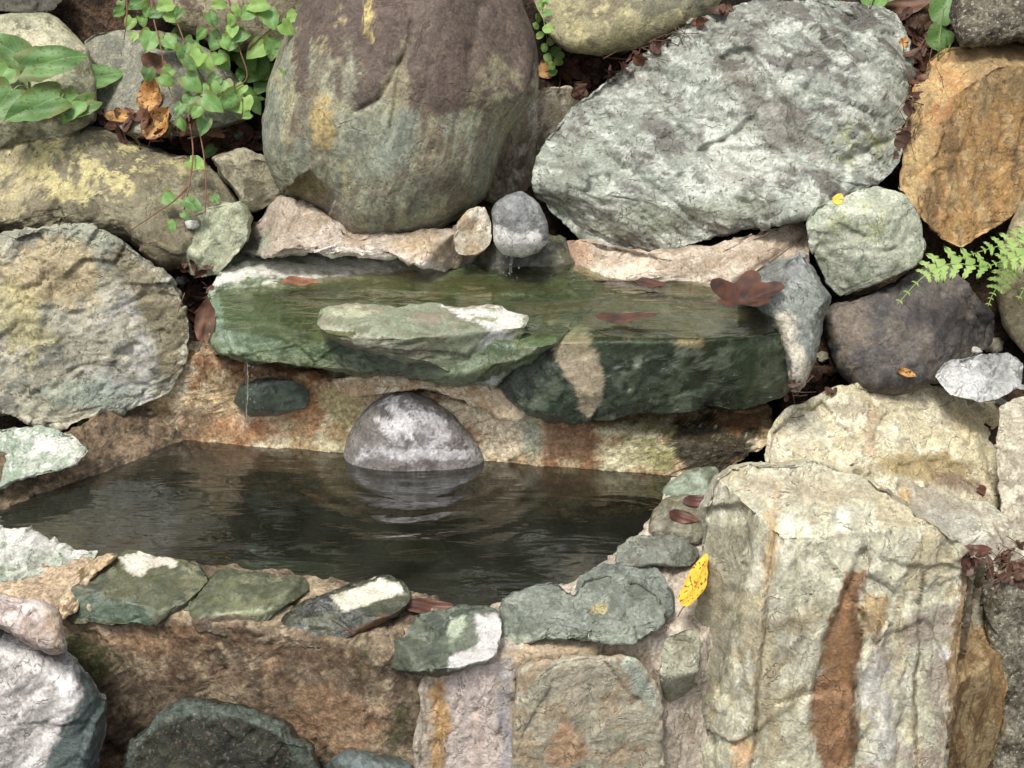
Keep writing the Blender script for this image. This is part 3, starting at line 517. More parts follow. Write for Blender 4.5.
# ---- front wall of the pool
R('mortar_wall', 'brown gritty mortar wall at the bottom holding in the pool', [(-60,560),(60,566),(110,556),(200,564),(300,576),(400,592),(436,600),(440,640),(440,700),(436,830),(-60,830)], (300,640,'y',-.735),
  [(116,101,82),(140,123,100),(90,77,62),(164,147,120)], cat='wall', lean=6, yaw=-12, T=.02, B=.10, style='mortar', mat='gritty', power=9, step=2.4, cf=12,
  cuts=[((0,-.74,.020),(0,-.04,1))],
  paint=[(('p',[(-60,560),(112,556),(128,610),(134,640),(100,655),(-60,650)]),(200,176,146),.8,6,8),(('e',85,655,40,22,25),(66,74,40),.9,6,8,20,.2),(('e',395,735,10,30,20),(70,78,44),.7,6,8,20,.1),(('e',200,645,4,30),(196,170,130),.6,3,5),(('e',268,660,3,34),(190,160,120),.5,3,5),(('e',120,740,40,30),(112,92,70),.6,8,8,18,.1),(('e',150,640,50,16),(176,140,104),.6,8,8),(('e',350,660,30,30),(84,80,54),.6,8,10,24),(('e',330,720,60,30),(178,140,104),.5,10,10),(('e',418,690,14,60),(88,82,56),.7,6,8,24),(('e',250,660,110,34),(104,76,56),.6,10,12,16,.1)])
R('mortar_wall', 'pinkish grey mortar wall beneath the flat grey rim stones', [(425,660),(480,612),(520,596),(580,580),(625,548),(660,510),(672,478),(730,478),(722,560),(712,640),(705,830),(425,830)], (470,700,'y',-.775),
  [(178,166,148),(194,182,166),(160,146,126)], cat='wall', lean=6, yaw=9, T=.02, B=.10, style='mortar', mat='rock', power=7, step=2.2, rot=0, stretch=(2,1,.5),
  cuts=[((0,-.74,.012),(0,-.1,1))],
  paint=[(('e',438,730,8,70),(196,160,110),.8,5,4),(('p',[(446,672),(500,664),(500,830),(448,830)]),(224,208,198),.85,6,5),(('e',506,730,7,70),(176,176,186),.7,5,5),(('e',476,740,5,50),(196,172,160),.6,5,5),(('e',440,735,7,80),(206,164,108),.8,4,4),(('e',565,655,60,12),(178,156,126),.8,5,6),(('e',680,620,22,50),(198,186,168),.6,8,8)])
R('stone_block', 'pale squarish weathered block set in the wall under the flat grey rim stone', [(516,672),(535,660),(600,656),(640,660),(660,690),(664,740),(664,830),(514,830),(514,740)], (590,720,'y',-.785),
  [(176,168,146),(168,164,142),(184,174,150),(172,154,126)], cat='rock', lean=6, yaw=9, T=.022, B=.06, style='slab', mat='rock', cf=14, power=6, ncut=0, terr=(5,.0008), paint=[(('e',565,745,20,20),(190,140,98),.6,6,8),(('e',640,680,12,30,-20),(160,176,164),.7,5,5)])
R('rock', 'narrow pale grey stone beside the left flank of the foreground boulder', [(664,640),(685,630),(700,632),(700,668),(690,690),(668,700),(660,672)], (682,665,'y',-.775),
  [(160,160,138),(176,174,152),(140,136,114)], lean=8, T=.035, B=.05)
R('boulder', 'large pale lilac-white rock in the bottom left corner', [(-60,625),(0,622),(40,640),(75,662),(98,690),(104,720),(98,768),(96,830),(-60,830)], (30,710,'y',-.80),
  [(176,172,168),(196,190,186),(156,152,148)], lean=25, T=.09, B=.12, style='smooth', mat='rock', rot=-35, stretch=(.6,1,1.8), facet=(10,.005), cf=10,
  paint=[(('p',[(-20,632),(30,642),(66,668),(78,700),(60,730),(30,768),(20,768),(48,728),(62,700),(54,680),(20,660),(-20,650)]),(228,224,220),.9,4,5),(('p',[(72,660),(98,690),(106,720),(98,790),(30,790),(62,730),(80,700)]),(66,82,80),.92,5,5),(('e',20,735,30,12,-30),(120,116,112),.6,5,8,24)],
  wets=[(('e',90,730,30,60),.4,8,8)])
R('rock', 'pink and white stained stone above the lilac-white corner rock', [(-60,592),(0,594),(40,600),(62,612),(66,650),(40,652),(0,630),(-60,632)], (20,615,'y',-.79),
  [(188,168,158),(206,192,184),(164,146,134)], lean=35, T=.05, B=.1, style='slab', paint=[(('e',-2,605,18,10),(150,130,124),.6,5,5),(('e',58,630,10,20),(196,170,136),.7,5,5)])
R('rock', 'pale grey-green rim stone with dark pits at the left end of the pool rim', [(-60,545),(-10,526),(20,531),(60,546),(98,553),(84,574),(60,592),(30,602),(-60,606)], (30,568,'z',.055),
  [(180,186,170),(158,168,150),(204,204,194)], lean=52, T=.05, B=.08, style='crag', wet=.15, mat='rock', facet=(14,.008), paint=[(('e',22,586,26,10),(72,78,68),.75,4,6,26,.05),(('e',60,552,30,5,14),(222,220,212),.8,4,4)])
R('rock', 'green rim stone capped with a white mineral lump', [(68,604),(76,584),(104,560),(130,552),(162,556),(200,563),(210,578),(192,600),(172,614),(158,626),(110,625),(72,620)], (140,590,'z',.03),
  [(88,90,64),(108,108,80),(70,78,62)], lean=62, T=.035, B=.07, cuts=[((0,-.7,.036),(.0,-.10,1))], style='slab', mat='wet', wet=.45, paint=[(('p',[(118,560),(135,550),(172,556),(176,566),(150,572),(145,580),(128,572)]),(218,210,192),.88,3,4),(('p',[(70,595),(85,598),(158,608),(160,624),(72,620)]),(84,106,92),.7,4,5)],
  lump=(9,.010))
R('mineral_crust', 'tan mineral crust between the pitted pale stone and the green capped stone', [(58,600),(80,572),(100,556),(118,556),(100,570),(84,590),(76,616),(60,622)], (84,588,'z',.02),
  [(190,164,126),(206,184,150),(120,100,74)], lean=60, T=.03, B=.06, style='mortar', mat='gritty')
R('rock', 'flat olive-green rim stone left of the dark wet stone', [(186,622),(184,606),(200,588),(214,572),(236,570),(270,572),(304,578),(308,590),(290,606),(272,620),(262,632),(235,636),(198,634)], (240,602,'z',.022),
  [(94,98,68),(110,112,82),(78,82,58)], lean=64, T=.03, B=.07, cuts=[((0,-.7,.036),(.0,-.10,1))], style='slab', mat='wet', wet=.45, paint=[(('e',225,626,40,9,4),(96,76,64),.8,4,5),(('e',245,612,30,3,-2),(170,180,140),.6,2,4)])
R('rock', 'dark glossy wet rim stone with a cream-white patch', [(276,632),(282,616),(310,600),(345,586),(378,577),(402,580),(411,596),(404,610),(380,624),(350,640),(320,648),(288,646)], (340,615,'z',.022),
  [(62,66,52),(82,84,64),(48,50,44)], lean=58, T=.04, B=.07, cuts=[((.0,-.72,.036),(.05,-.16,1))], style='slab', mat='wet', wet=.85, facet=(12,.004),
  paint=[(('p',[(330,598),(346,592),(378,577),(400,582),(404,590),(380,598),(362,608),(340,612),(334,606)]),(222,216,196),.9,2,3),(('e',370,628,22,8,-20),(84,60,38),.85,3,4),(('e',290,636,14,9),(92,100,106),.6,4,4)],
  grooves=[([(335,600),(365,590),(392,586)],2,.004)])
R('rock', 'dark green rim stone with a white right end under the red leaf', [(388,664),(388,650),(404,628),(420,612),(450,608),(478,606),(500,614),(502,640),(496,658),(470,668),(436,676),(404,674)], (445,642,'z',.02),
  [(82,88,72),(100,108,90),(64,72,60)], lean=52, T=.045, B=.07, cuts=[((0,-.7,.036),(.0,-.10,1))], style='slab', mat='wet', wet=.4, paint=[(('p',[(478,612),(500,612),(504,640),(496,660),(448,672),(452,652),(478,640)]),(208,204,200),.88,3,4),(('p',[(452,616),(464,612),(462,626),(450,640)]),(180,190,164),.8,3,4),(('e',398,624,10,10),(196,160,116),.8,4,4)])
R('rock', 'large flat grey rim stone with a small tan pit mark', [(500,640),(500,606),(512,590),(538,583),(560,584),(572,592),(584,580),(610,574),(640,580),(662,598),(664,618),(655,632),(640,642),(600,642),(560,638),(530,644)], (580,610,'z',.045),
  [(122,128,116),(136,142,130),(108,114,104)], lean=60, T=.03, B=.05, style='slab', mat='rock', facet=(8,.006), cuts=[((0,-.72,.05),(0.02,-.10,1))],
  paint=[(('e',598,608,9,6),(172,160,112),.9,2,3),(('e',520,612,18,16),(140,156,136),.5,6,6,30),(('e',560,638,70,4),(160,172,150),.6,3,4)])
R('rock', 'darker grey rim stone tucked behind the large flat grey one', [(574,590),(580,576),(600,566),(636,562),(658,570),(672,590),(674,612),(660,620),(630,606),(600,600)], (622,586,'z',.04),
  [(110,118,108),(126,132,122),(98,104,96)], lean=60, T=.03, B=.05, cuts=[((0,-.7,.036),(.0,-.10,1))], style='slab', mat='rock')
R('rock', 'grey rim stone next to the yellow leaf on the right of the pool', [(614,562),(618,546),(635,536),(665,534),(690,540),(700,552),(690,566),(655,566),(632,568)], (655,552,'z',.045),
  [(122,126,114),(138,140,126),(108,108,96)], lean=62, T=.03, B=.07, cuts=[((0,-.7,.050),(.0,-.10,1))], style='slab', mat='rock')
R('rock', 'wet brown-green rim stone carrying two reddish leaves', [(650,532),(652,514),(664,500),(690,496),(712,500),(716,530),(700,545),(668,542)], (684,520,'z',.045),
  [(120,116,94),(138,134,114),(96,90,70)], lean=62, T=.03, B=.08, cuts=[((0,-.7,.050),(.0,-.10,1))], style='slab', mat='wet', wet=.5)
R('rock', 'small pale green rim stone at the far right corner of the pool', [(660,492),(668,480),(690,470),(716,468),(722,484),(712,500),(685,504),(664,502)], (692,486,'z',.045),
  [(128,140,118),(146,156,136),(100,108,86)], lean=55, T=.03, B=.08, cuts=[((0,-.7,.050),(.0,-.10,1))], style='slab', mat='wet', wet=.3)
R('rock', 'dark grey-green stone with a pale edge at the bottom below the green capped stone', [(122,775),(132,740),(160,712),(186,699),(220,700),(262,712),(292,726),(312,746),(320,772),(320,830),(120,830)], (220,745,'y',-.805),
  [(50,52,42),(64,66,52),(38,40,34)], lean=35, T=.07, B=.08, style='slab', mat='gritty', wet=.6, paint=[(('p',[(122,775),(132,740),(160,712),(186,699),(262,710),(314,746),(316,775),(300,772),(280,735),(240,720),(190,716),(146,734),(130,775)]),(96,108,98),.7,4,4)])
R('rock', 'blue-grey stone at the bottom edge right of the dark grey-green stone', [(318,772),(335,754),(365,748),(400,758),(416,772),(416,830),(318,830)], (366,775,'y',-.79),
  [(88,100,98),(110,122,118),(70,78,74)], lean=35, T=.05, B=.06, style='slab', mat='wet', wet=.3)

# stones under the water
R('submerged_rock', 'dim greenish stone lying under the water in the middle of the pool', [(170,500),(195,488),(225,486),(240,500),(225,514),(185,514)], (205,500,'z',-.06), [(120,128,104),(96,100,80)], lean=80, T=.03, B=.2, style='smooth')
R('submerged_rock', 'dim pale stone under the water near the front rim', [(385,545),(410,535),(440,540),(446,556),(420,566),(392,560)], (415,550,'z',-.06), [(130,136,112),(100,104,84)], lean=80, T=.03, B=.2, style='smooth')
# ------------------------------------------------------------------ water
def water_mat(name, tint, murk, murk_amt, ripples=(), ns=14, bstr=.25, stretch=(1, 4, 1), spec=1.0):
    m, N, L, B = new_mat(name); out = N['Material Output']; N.remove(B)
    tc = N.new('ShaderNodeTexCoord'); mp = N.new('ShaderNodeMapping'); mp.inputs['Scale'].default_value = stretch; L.new(tc.outputs['Object'], mp.inputs[0])
    n = N.new('ShaderNodeTexNoise'); n.inputs['Scale'].default_value = ns; n.inputs['Detail'].default_value = 3; n.inputs['Distortion'].default_value = .8; L.new(mp.outputs[0], n.inputs['Vector'])
    h = n.outputs[0]
    for (cx, cy, k, amp, fall) in ripples:                       # rings spreading from a point
        sb = N.new('ShaderNodeVectorMath'); sb.operation = 'SUBTRACT'; L.new(tc.outputs['Object'], sb.inputs[0]); sb.inputs[1].default_value = (cx, cy, 0)
        le = N.new('ShaderNodeVectorMath'); le.operation = 'LENGTH'; L.new(sb.outputs[0], le.inputs[0])
        ml = N.new('ShaderNodeMath'); ml.operation = 'MULTIPLY_ADD'; L.new(le.outputs['Value'], ml.inputs[0]); ml.inputs[1].default_value = k
        wv = N.new('ShaderNodeMath'); wv.operation = 'MULTIPLY'; L.new(n.outputs[0], wv.inputs[0]); wv.inputs[1].default_value = 2.5; L.new(wv.outputs[0], ml.inputs[2])
        si = N.new('ShaderNodeMath'); si.operation = 'SINE'; L.new(ml.outputs[0], si.inputs[0])
        fo = N.new('ShaderNodeMapRange'); fo.inputs['From Max'].default_value = fall; fo.inputs['To Min'].default_value = amp; fo.inputs['To Max'].default_value = 0; L.new(le.outputs['Value'], fo.inputs[0])
        mu = N.new('ShaderNodeMath'); mu.operation = 'MULTIPLY'; L.new(si.outputs[0], mu.inputs[0]); L.new(fo.outputs[0], mu.inputs[1])
        ad = N.new('ShaderNodeMath'); ad.operation = 'ADD'; L.new(h, ad.inputs[0]); L.new(mu.outputs[0], ad.inputs[1]); h = ad.outputs[0]
    bu = N.new('ShaderNodeBump'); bu.inputs['Strength'].default_value = bstr; bu.inputs['Distance'].default_value = .01; L.new(h, bu.inputs['Height'])
    fr = N.new('ShaderNodeFresnel'); fr.inputs['IOR'].default_value = 1.333; L.new(bu.outputs[0], fr.inputs['Normal'])
    fm = N.new('ShaderNodeMath'); fm.operation = 'MULTIPLY'; fm.use_clamp = True; L.new(fr.outputs[0], fm.inputs[0]); fm.inputs[1].default_value = spec
    gl = N.new('ShaderNodeBsdfGlossy'); gl.inputs['Roughness'].default_value = .03; L.new(bu.outputs[0], gl.inputs['Normal'])
    tr = N.new('ShaderNodeBsdfTransparent'); tr.inputs[0].default_value = (*tint, 1)
    df = N.new('ShaderNodeBsdfDiffuse')
    nm = N.new('ShaderNodeTexNoise'); nm.inputs['Scale'].default_value = 5; nm.inputs['Detail'].default_value = 5; nm.inputs['Distortion'].default_value = 1.2; L.new(tc.outputs['Object'], nm.inputs['Vector'])
    cm = N.new('ShaderNodeValToRGB'); cm.color_ramp.elements[0].position = .38; cm.color_ramp.elements[1].position = .66; cm.color_ramp.elements[0].color = (*(srgb(murk)*.45), 1); cm.color_ramp.elements[1].color = (*(srgb(murk)*1.5), 1)
    L.new(nm.outputs[0], cm.inputs[0]); L.new(cm.outputs[0], df.inputs[0])
    m1 = N.new('ShaderNodeMixShader'); m1.inputs[0].default_value = murk_amt; L.new(tr.outputs[0], m1.inputs[1]); L.new(df.outputs[0], m1.inputs[2])
    m2 = N.new('ShaderNodeMixShader'); L.new(fm.outputs[0], m2.inputs[0]); L.new(m1.outputs[0], m2.inputs[1]); L.new(gl.outputs[0], m2.inputs[2])
    L.new(m2.outputs[0], out.inputs[0]); return m
def water_sheet(name, pts, z, mat, n=160, amp=.0008, fall=None):
    P = at_z(np.array([p[0] for p in pts]), np.array([p[1] for p in pts]), z)[:, :2]
    x0, y0 = P.min(0); x1, y1 = P.max(0)
    gx, gy = np.meshgrid(np.linspace(x0, x1, n), np.linspace(y0, y1, int(n*.5)))
    ins = poly_sd(gx, gy, P) > 0
    V = np.stack([gx.ravel(), gy.ravel(), np.full(gx.size, z)], 1); V[:, 2] += perlin(V*[14, 40, 1], 5)*amp
    if fall: V[:, 2] -= fall(V)
    I = np.arange(gx.size).reshape(gx.shape); q = np.stack([I[:-1, :-1], I[:-1, 1:], I[1:, 1:], I[1:, :-1]], -1); k = ins[:-1, :-1] & ins[1:, 1:] & ins[:-1, 1:] & ins[1:, :-1]
    return mesh_obj(name, V, q[k].reshape(-1, 4), mat)
cst = at_z(415, 462, 0)
wm = water_mat('pool_water', (.40, .40, .32), (52, 53, 44), .42, ripples=[(float(cst[0]), float(cst[1])+.03, 150, .45, .42)], ns=8, bstr=.20, spec=4.4)
pw_ = water_sheet('pool_water', [(-80,540),(-60,470),(80,430),(160,415),(300,415),(480,430),(640,445),(715,465),(715,520),(680,570),(620,620),(520,650),(430,655),(300,650),(200,625),(100,600),(0,570)], 0.0, wm)
tag(pw_, kind='structure')
wm2 = water_mat('upper_pool_water', (.70, .74, .60), (104, 100, 78), .08, ns=16, bstr=.22, spec=2.2, stretch=(1, 2.2, 1))
up = water_sheet('upper_pool_water', [(218,290),(330,276),(430,272),(500,268),(560,262),(640,270),(720,285),(785,300),(785,325),(760,338),(640,338),(540,336),(500,330),(400,330),(300,345),(222,330)], ZL, wm2)
tag(up, kind='structure')
# ------------------------------------------------------------------ things lying and growing on the stones
bpy.context.view_layer.update(); DG = bpy.context.evaluated_depsgraph_get()
def hit(px, py):
    d = Vector(rays(px, py)); d.normalize()
    ok, loc, nor, *_ = scn.ray_cast(DG, Vector(CAM), d)
    if not ok: loc = Vector(CAM)+d*2.3; nor = -d
    return np.array(loc), np.array(nor)
def px2m(px, py, p): return float((p-CAM)@F_)/FPX
def unit(v): return v/(np.linalg.norm(v)+1e-9)
def basis(n, ang):
    """x axis of the leaf points along screen angle ang (degrees, 0 = right, 90 = up) within the plane of normal n"""
    s = X_*math.cos(math.radians(ang))+U_*math.sin(math.radians(ang)); x = unit(s-n*(s@n)); return x, np.cross(n, x), n
def outline(kind, n=36, rs=None):
    t = np.linspace(0, 2*np.pi, n, endpoint=False); x = .5*np.cos(t)
    if kind == 'oval': y = .5*np.sin(t)*(1-.25*np.cos(t))
    elif kind == 'pointed':
        y = .5*np.sin(t)*(1-np.clip(np.cos(t), 0, 1)**3*.75)*(1-.1*np.cos(t)); x = np.where(x > 0, x*1.12, x)
    elif kind == 'heart':
        y = .5*np.sin(t)*(1-.45*np.cos(t))*(1-np.clip(np.cos(t), 0, 1)**4*.5); x = x-.12*np.exp(-((np.abs(t-np.pi)-.55)/.35)**2)+.10*np.exp(-((t-np.pi)/.28)**2); x = np.where(x > 0, x*1.12, x)
    elif kind == 'round': y = .5*np.sin(t); x = x+.10*np.exp(-((t-np.pi)/.25)**2)
    elif kind == 'lobed':
        r = .30+.22*np.abs(np.cos(2.5*t))**1.5; x = r*np.cos(t); y = r*np.sin(t)
    elif kind == 'serrate':
        r = 1+.05*np.sign(np.sin(t*n*.5)); y = .5*np.sin(t)*(1-.3*np.cos(t))*(1-np.clip(np.cos(t), 0, 1)**3*.6)*r; x = np.where(x > 0, x*1.15, x)
    if rs is not None: y = y*(1+rs.normal(size=n)*.03); x = x*(1+rs.normal(size=n)*.02)
    return x, y
LUV = [None]
def luv(o):
    a = o.data.attributes.new('Leaf', 'FLOAT_VECTOR', 'POINT'); v = LUV[0]; a.data.foreach_set('vector', np.hstack([v, np.hypot(v[:, :1]*2, v[:, 1:]*2.2)]).astype(np.float32).ravel()); return o
def leaf_geo(p, n, ang, L, Wd, kind='oval', curl=.1, fold=.12, lift=.002, seed=0, rings=5, tilt=0, roll=0):
    rs = np.random.RandomState(seed); x, y = outline(kind, 36, rs); m = len(x); V = [(0, 0)]
    for k in range(1, rings+1): V += list(zip(x*k/rings, y*k/rings))
    V = np.array(V); X, Y = V[:, 0], V[:, 1]; LUV[0] = V.copy()
    Z = curl*(X**2)*2*L+fold*np.abs(Y)*Wd+np.sin(X*9+rs.rand()*6)*.02*L+np.sin(Y*11+X*5+rs.rand()*6)*.02*L
    ax, ay, az = basis(unit(n), ang)
    if tilt: c, s = math.cos(math.radians(tilt)), math.sin(math.radians(tilt)); ax, az = ax*c+az*s, az*c-ax*s
    if roll: c, s = math.cos(math.radians(roll)), math.sin(math.radians(roll)); ay, az = ay*c+az*s, az*c-ay*s
    P = p+np.outer(X*L, ax)+np.outer(Y*Wd, ay)+np.outer(Z-Z.min()+lift, az)
    F = [(0, 1+i, 1+(i+1) % m) for i in range(m)]
    for k in range(rings-1):
        a = 1+k*m; b = a+m; F += [(a+i, b+i, b+(i+1) % m, a+(i+1) % m) for i in range(m)]
    return P, F
def tube_geo(path, r0, r1=None, k=6):
    path = np.array(path, float); r1 = r0 if r1 is None else r1; V = []; F = []
    for i, p in enumerate(path):
        t = unit(path[min(i+1, len(path)-1)]-path[max(i-1, 0)]); a = unit(np.cross(t, [.3, .2, 1])); b = np.cross(t, a); r = r0+(r1-r0)*i/max(1, len(path)-1)
        for j in range(k): V.append(p+r*(a*math.cos(6.2832*j/k)+b*math.sin(6.2832*j/k)))
    for i in range(len(path)-1):
        for j in range(k): F.append((i*k+j, i*k+(j+1) % k, (i+1)*k+(j+1) % k, (i+1)*k+j))
    F.append(tuple(range(k))[::-1]); F.append(tuple((len(path)-1)*k+j for j in range(k))); return np.array(V), F
def merge(gs):
    V, F, o = [], [], 0
    for v, f in gs: V.append(v); F += [tuple(i+o for i in q) for q in f]; o += len(v)
    return np.vstack(V), F
def spline(P, n=8):
    P = np.array(P, float); out = []
    for i in range(len(P)-1):
        p0, p1, p2, p3 = P[max(i-1, 0)], P[i], P[i+1], P[min(i+2, len(P)-1)]
        for t in np.linspace(0, 1, n, endpoint=False): out.append(.5*((2*p1)+(-p0+p2)*t+(2*p0-5*p1+4*p2-p3)*t*t+(-p0+3*p1-3*p2+p3)*t**3))
    out.append(P[-1]); return out

def veined(m, vein, rim=None, spots=None, va=.5):
    N, L = m.node_tree.nodes, m.node_tree.links; at = N.new('ShaderNodeAttribute'); at.attribute_name = 'Leaf'; sx = N.new('ShaderNodeSeparateXYZ'); L.new(at.outputs['Vector'], sx.inputs[0])
    def M_(op, a, b=None, c=None):
        n = N.new('ShaderNodeMath'); n.operation = op
        for i, v in enumerate((a, b, c)):
            if v is None: continue
            if isinstance(v, (int, float)): n.inputs[i].default_value = v
            else: L.new(v, n.inputs[i])
        return n.outputs[0]
    ay = M_('ABSOLUTE', sx.outputs[1]); mid = M_('LESS_THAN', ay, .014)
    ph = M_('FRACT', M_('ADD', M_('MULTIPLY', sx.outputs[0], 7), M_('MULTIPLY', ay, -8))); side = M_('LESS_THAN', ph, .10); v = M_('MULTIPLY', M_('MAXIMUM', mid, M_('MULTIPLY', side, .55)), va)
    src = [n for n in N if n.type == 'VALTORGB'][0].outputs[0]; users = [l.to_socket for l in src.links]
    def mix(f, a, c):
        mx = N.new('ShaderNodeMix'); mx.data_type = 'RGBA'; L.new(f, mx.inputs[0]); L.new(a, mx.inputs[6]); mx.inputs[7].default_value = (*srgb(c), 1); return mx.outputs[2]
    col = mix(v, src, vein); tc = N.new('ShaderNodeTexCoord')
    if rim:
        n = N.new('ShaderNodeTexNoise'); n.inputs['Scale'].default_value = 60; L.new(tc.outputs['Object'], n.inputs['Vector']); e = M_('ADD', sx.outputs[2], M_('MULTIPLY', M_('SUBTRACT', n.outputs[0], .5), 1.2)); r = N.new('ShaderNodeMapRange'); r.inputs['From Min'].default_value = .92; r.inputs['From Max'].default_value = 1.08; L.new(e, r.inputs[0]); col = mix(r.outputs[0], col, rim)
    if spots:
        n = N.new('ShaderNodeTexNoise'); n.inputs['Scale'].default_value = 190; n.inputs['Detail'].default_value = 1; L.new(tc.outputs['Object'], n.inputs['Vector']); r = N.new('ShaderNodeMapRange'); r.inputs['From Min'].default_value = .60; r.inputs['From Max'].default_value = .64; L.new(n.outputs[0], r.inputs[0]); col = mix(r.outputs[0], col, spots)
    for u in users: L.new(col, u)
LM = dict(
    yellow=plain_mat('yellow_leaf', (255, 214, 50), .5, sc=60, c2=(236, 176, 34), trans=.15),
    tan=plain_mat('tan_leaf', (222, 176, 96), .6, sc=70, c2=(170, 110, 56), trans=.1),
    orange=plain_mat('orange_brown_leaf', (166, 106, 66), .6, sc=60, c2=(110, 68, 44), trans=.1),
    red=plain_mat('reddish_leaf', (106, 60, 42), .5, sc=70, c2=(70, 42, 32), trans=.1),
    dark=plain_mat('dark_brown_leaf', (92, 52, 34), .75, sc=60, c2=(48, 30, 22)),
    brown=plain_mat('brown_leaf', (128, 88, 64), .6, sc=60, c2=(80, 56, 42), trans=.1),
    green=plain_mat('green_leaf', (138, 184, 96), .5, sc=25, c2=(104, 152, 72), trans=.3),
    lime=plain_mat('young_green_leaf', (160, 196, 96), .55, sc=25, c2=(124, 168, 74), trans=.35),
    deep=plain_mat('deep_green_leaf', (112, 156, 84), .5, sc=18, c2=(82, 124, 62), trans=.25),
    fern=plain_mat('fern_green', (172, 200, 112), .6, sc=30, c2=(142, 178, 88), trans=.35),
    stem=plain_mat('vine_stem', (128, 84, 62), .7, sc=80), gstem=plain_mat('green_stem', (120, 140, 74), .6, sc=80),
    twig=plain_mat('twig_bark', (112, 88, 68), .8, sc=120), litter=None)
veined(LM['yellow'], (214, 166, 40), None, (150, 96, 40)); veined(LM['tan'], (150, 100, 50), (110, 70, 40), (90, 58, 36)); veined(LM['green'], (176, 206, 130), (120, 130, 60), va=.4); veined(LM['lime'], (190, 220, 140), va=.4); veined(LM['deep'], (150, 184, 112), (110, 124, 60), (96, 110, 50), va=.45)
for k_ in ('orange', 'brown', 'red', 'dark'): veined(LM[k_], (70, 44, 32), va=.6)
def leaf_thing(label, px, py, Lp, Wp, ang, mat, kind='pointed', seed=0, stem=True, up=0, **k):
    p, n = hit(px, py); n = unit(n+unit(CAM-p)*.35); s = px2m(px, py, p); L, Wd = Lp*s, Wp*s
    t = thing('fallen_leaf', label, 'leaf', tuple(p))
    p = p+unit(CAM-p)*up; V, F = leaf_geo(p, n, ang, L, Wd, kind, seed=seed, **k); luv(sub('blade', V, F, LM[mat], t))
    if stem:
        ax, ay, az = basis(unit(n), ang); q0 = p-ax*L*.42+az*.004; q1 = p-ax*L*.72+az*.007+ay*L*.05
        V, F = tube_geo(spline([q0, (q0+q1)/2+az*.002, q1], 4), .0011, .0007); sub('stem', V, F, LM['twig'], t)
    return t
leaf_thing('bright yellow leaf with brown torn spots leaning beside the foreground boulder', 699, 584, 54, 34, 98, 'yellow', 'serrate', 1, curl=.08, fold=.10, up=.03)
leaf_thing('wet reddish-brown leaf lying on the rim between two stones', 428, 608, 50, 17, 6, 'red', 'oval', 2, stem=False, fold=.05)
leaf_thing('crumpled dark maroon leaf at the right end of the upper pool', 745, 302, 74, 50, 14, 'dark', 'lobed', 3, curl=.25, fold=.55, up=.07, roll=8)
leaf_thing('dark red leaf fragment in the upper pool under the big grey rock', 650, 287, 30, 14, -20, 'dark', 'pointed', 4, stem=False, lift=.006)
leaf_thing('flat dark leaf half sunk in the upper pool', 625, 322, 62, 14, 3, 'dark', 'pointed', 5, stem=False, lift=.005)
leaf_thing('curled orange-brown leaf roll on the green ledge', 300, 286, 36, 12, 4, 'orange', 'oval', 6, curl=.1, fold=.7, stem=True)
leaf_thing('upper of the two reddish leaves on the wet rim stone', 697, 502, 30, 13, 8, 'red', 'pointed', 7, stem=False)
leaf_thing('lower of the two reddish leaves on the wet rim stone', 682, 518, 30, 14, -12, 'red', 'pointed', 8, stem=False)
leaf_thing('orange leaf with dark tips under the trailing vine', 124, 117, 42, 13, -8, 'tan', 'pointed', 9)
leaf_thing('pale yellow leaf standing among the litter under the vine', 160, 122, 40, 24, 40, 'tan', 'pointed', 10, curl=.3, fold=.3, tilt=20)
leaf_thing('mottled orange and brown curled leaf against the grey weathered boulder', 154, 92, 38, 26, 70, 'tan', 'serrate', 11, curl=.4, fold=.4, tilt=20)
leaf_thing('brown crumpled leaf above the mottled orange one', 160, 66, 32, 18, -30, 'brown', 'serrate', 12, curl=.4, fold=.4)
leaf_thing('broad brown leaf at the foot of the largest boulder', 226, 136, 50, 34, 20, 'brown', 'pointed', 13, curl=.3, fold=.3)
leaf_thing('small yellow leaf under the leafy sprig', 545, 72, 20, 16, -50, 'tan', 'heart', 14, curl=.2)
leaf_thing('orange-brown leaf lying on top of the litter slope', 584, 66, 28, 14, 5, 'orange', 'oval', 15, curl=.3)
leaf_thing('small yellow-orange leaf scrap at the right of the big grey rock', 903, 43, 14, 10, 60, 'tan', 'oval', 16, stem=False)
leaf_thing('tiny yellow leaf on top of the small pale green rock', 838, 200, 13, 10, 60, 'yellow', 'oval', 17, stem=False)
leaf_thing('long brown leaf at the top edge beside the round green leaves', 900, 8, 60, 20, 12, 'brown', 'pointed', 18, curl=.3, fold=.3)
leaf_thing('reddish leaf in the gap behind the foreground boulder at the right', 976, 552, 28, 14, -10, 'red', 'pointed', 19, curl=.2)
leaf_thing('orange-brown leaf in the gap at the right edge', 1003, 562, 22, 16, 60, 'orange', 'pointed', 20, curl=.3)
leaf_thing('dark red leaf wedged behind the folded rock', 982, 492, 30, 12, -20, 'red', 'pointed', 21)
leaf_thing('tall brown leaf standing between the left boulder and the ledge', 206, 320, 44, 20, 82, 'brown', 'pointed', 22, curl=.2, fold=.3, tilt=10)
leaf_thing('brown leaf in the litter left of the ledge', 200, 285, 30, 20, 50, 'brown', 'pointed', 23, curl=.3, fold=.3)
leaf_thing('small dry tan leaf on top of the cream boulder', 905, 372, 20, 9, -20, 'tan', 'pointed', 24, curl=.3)

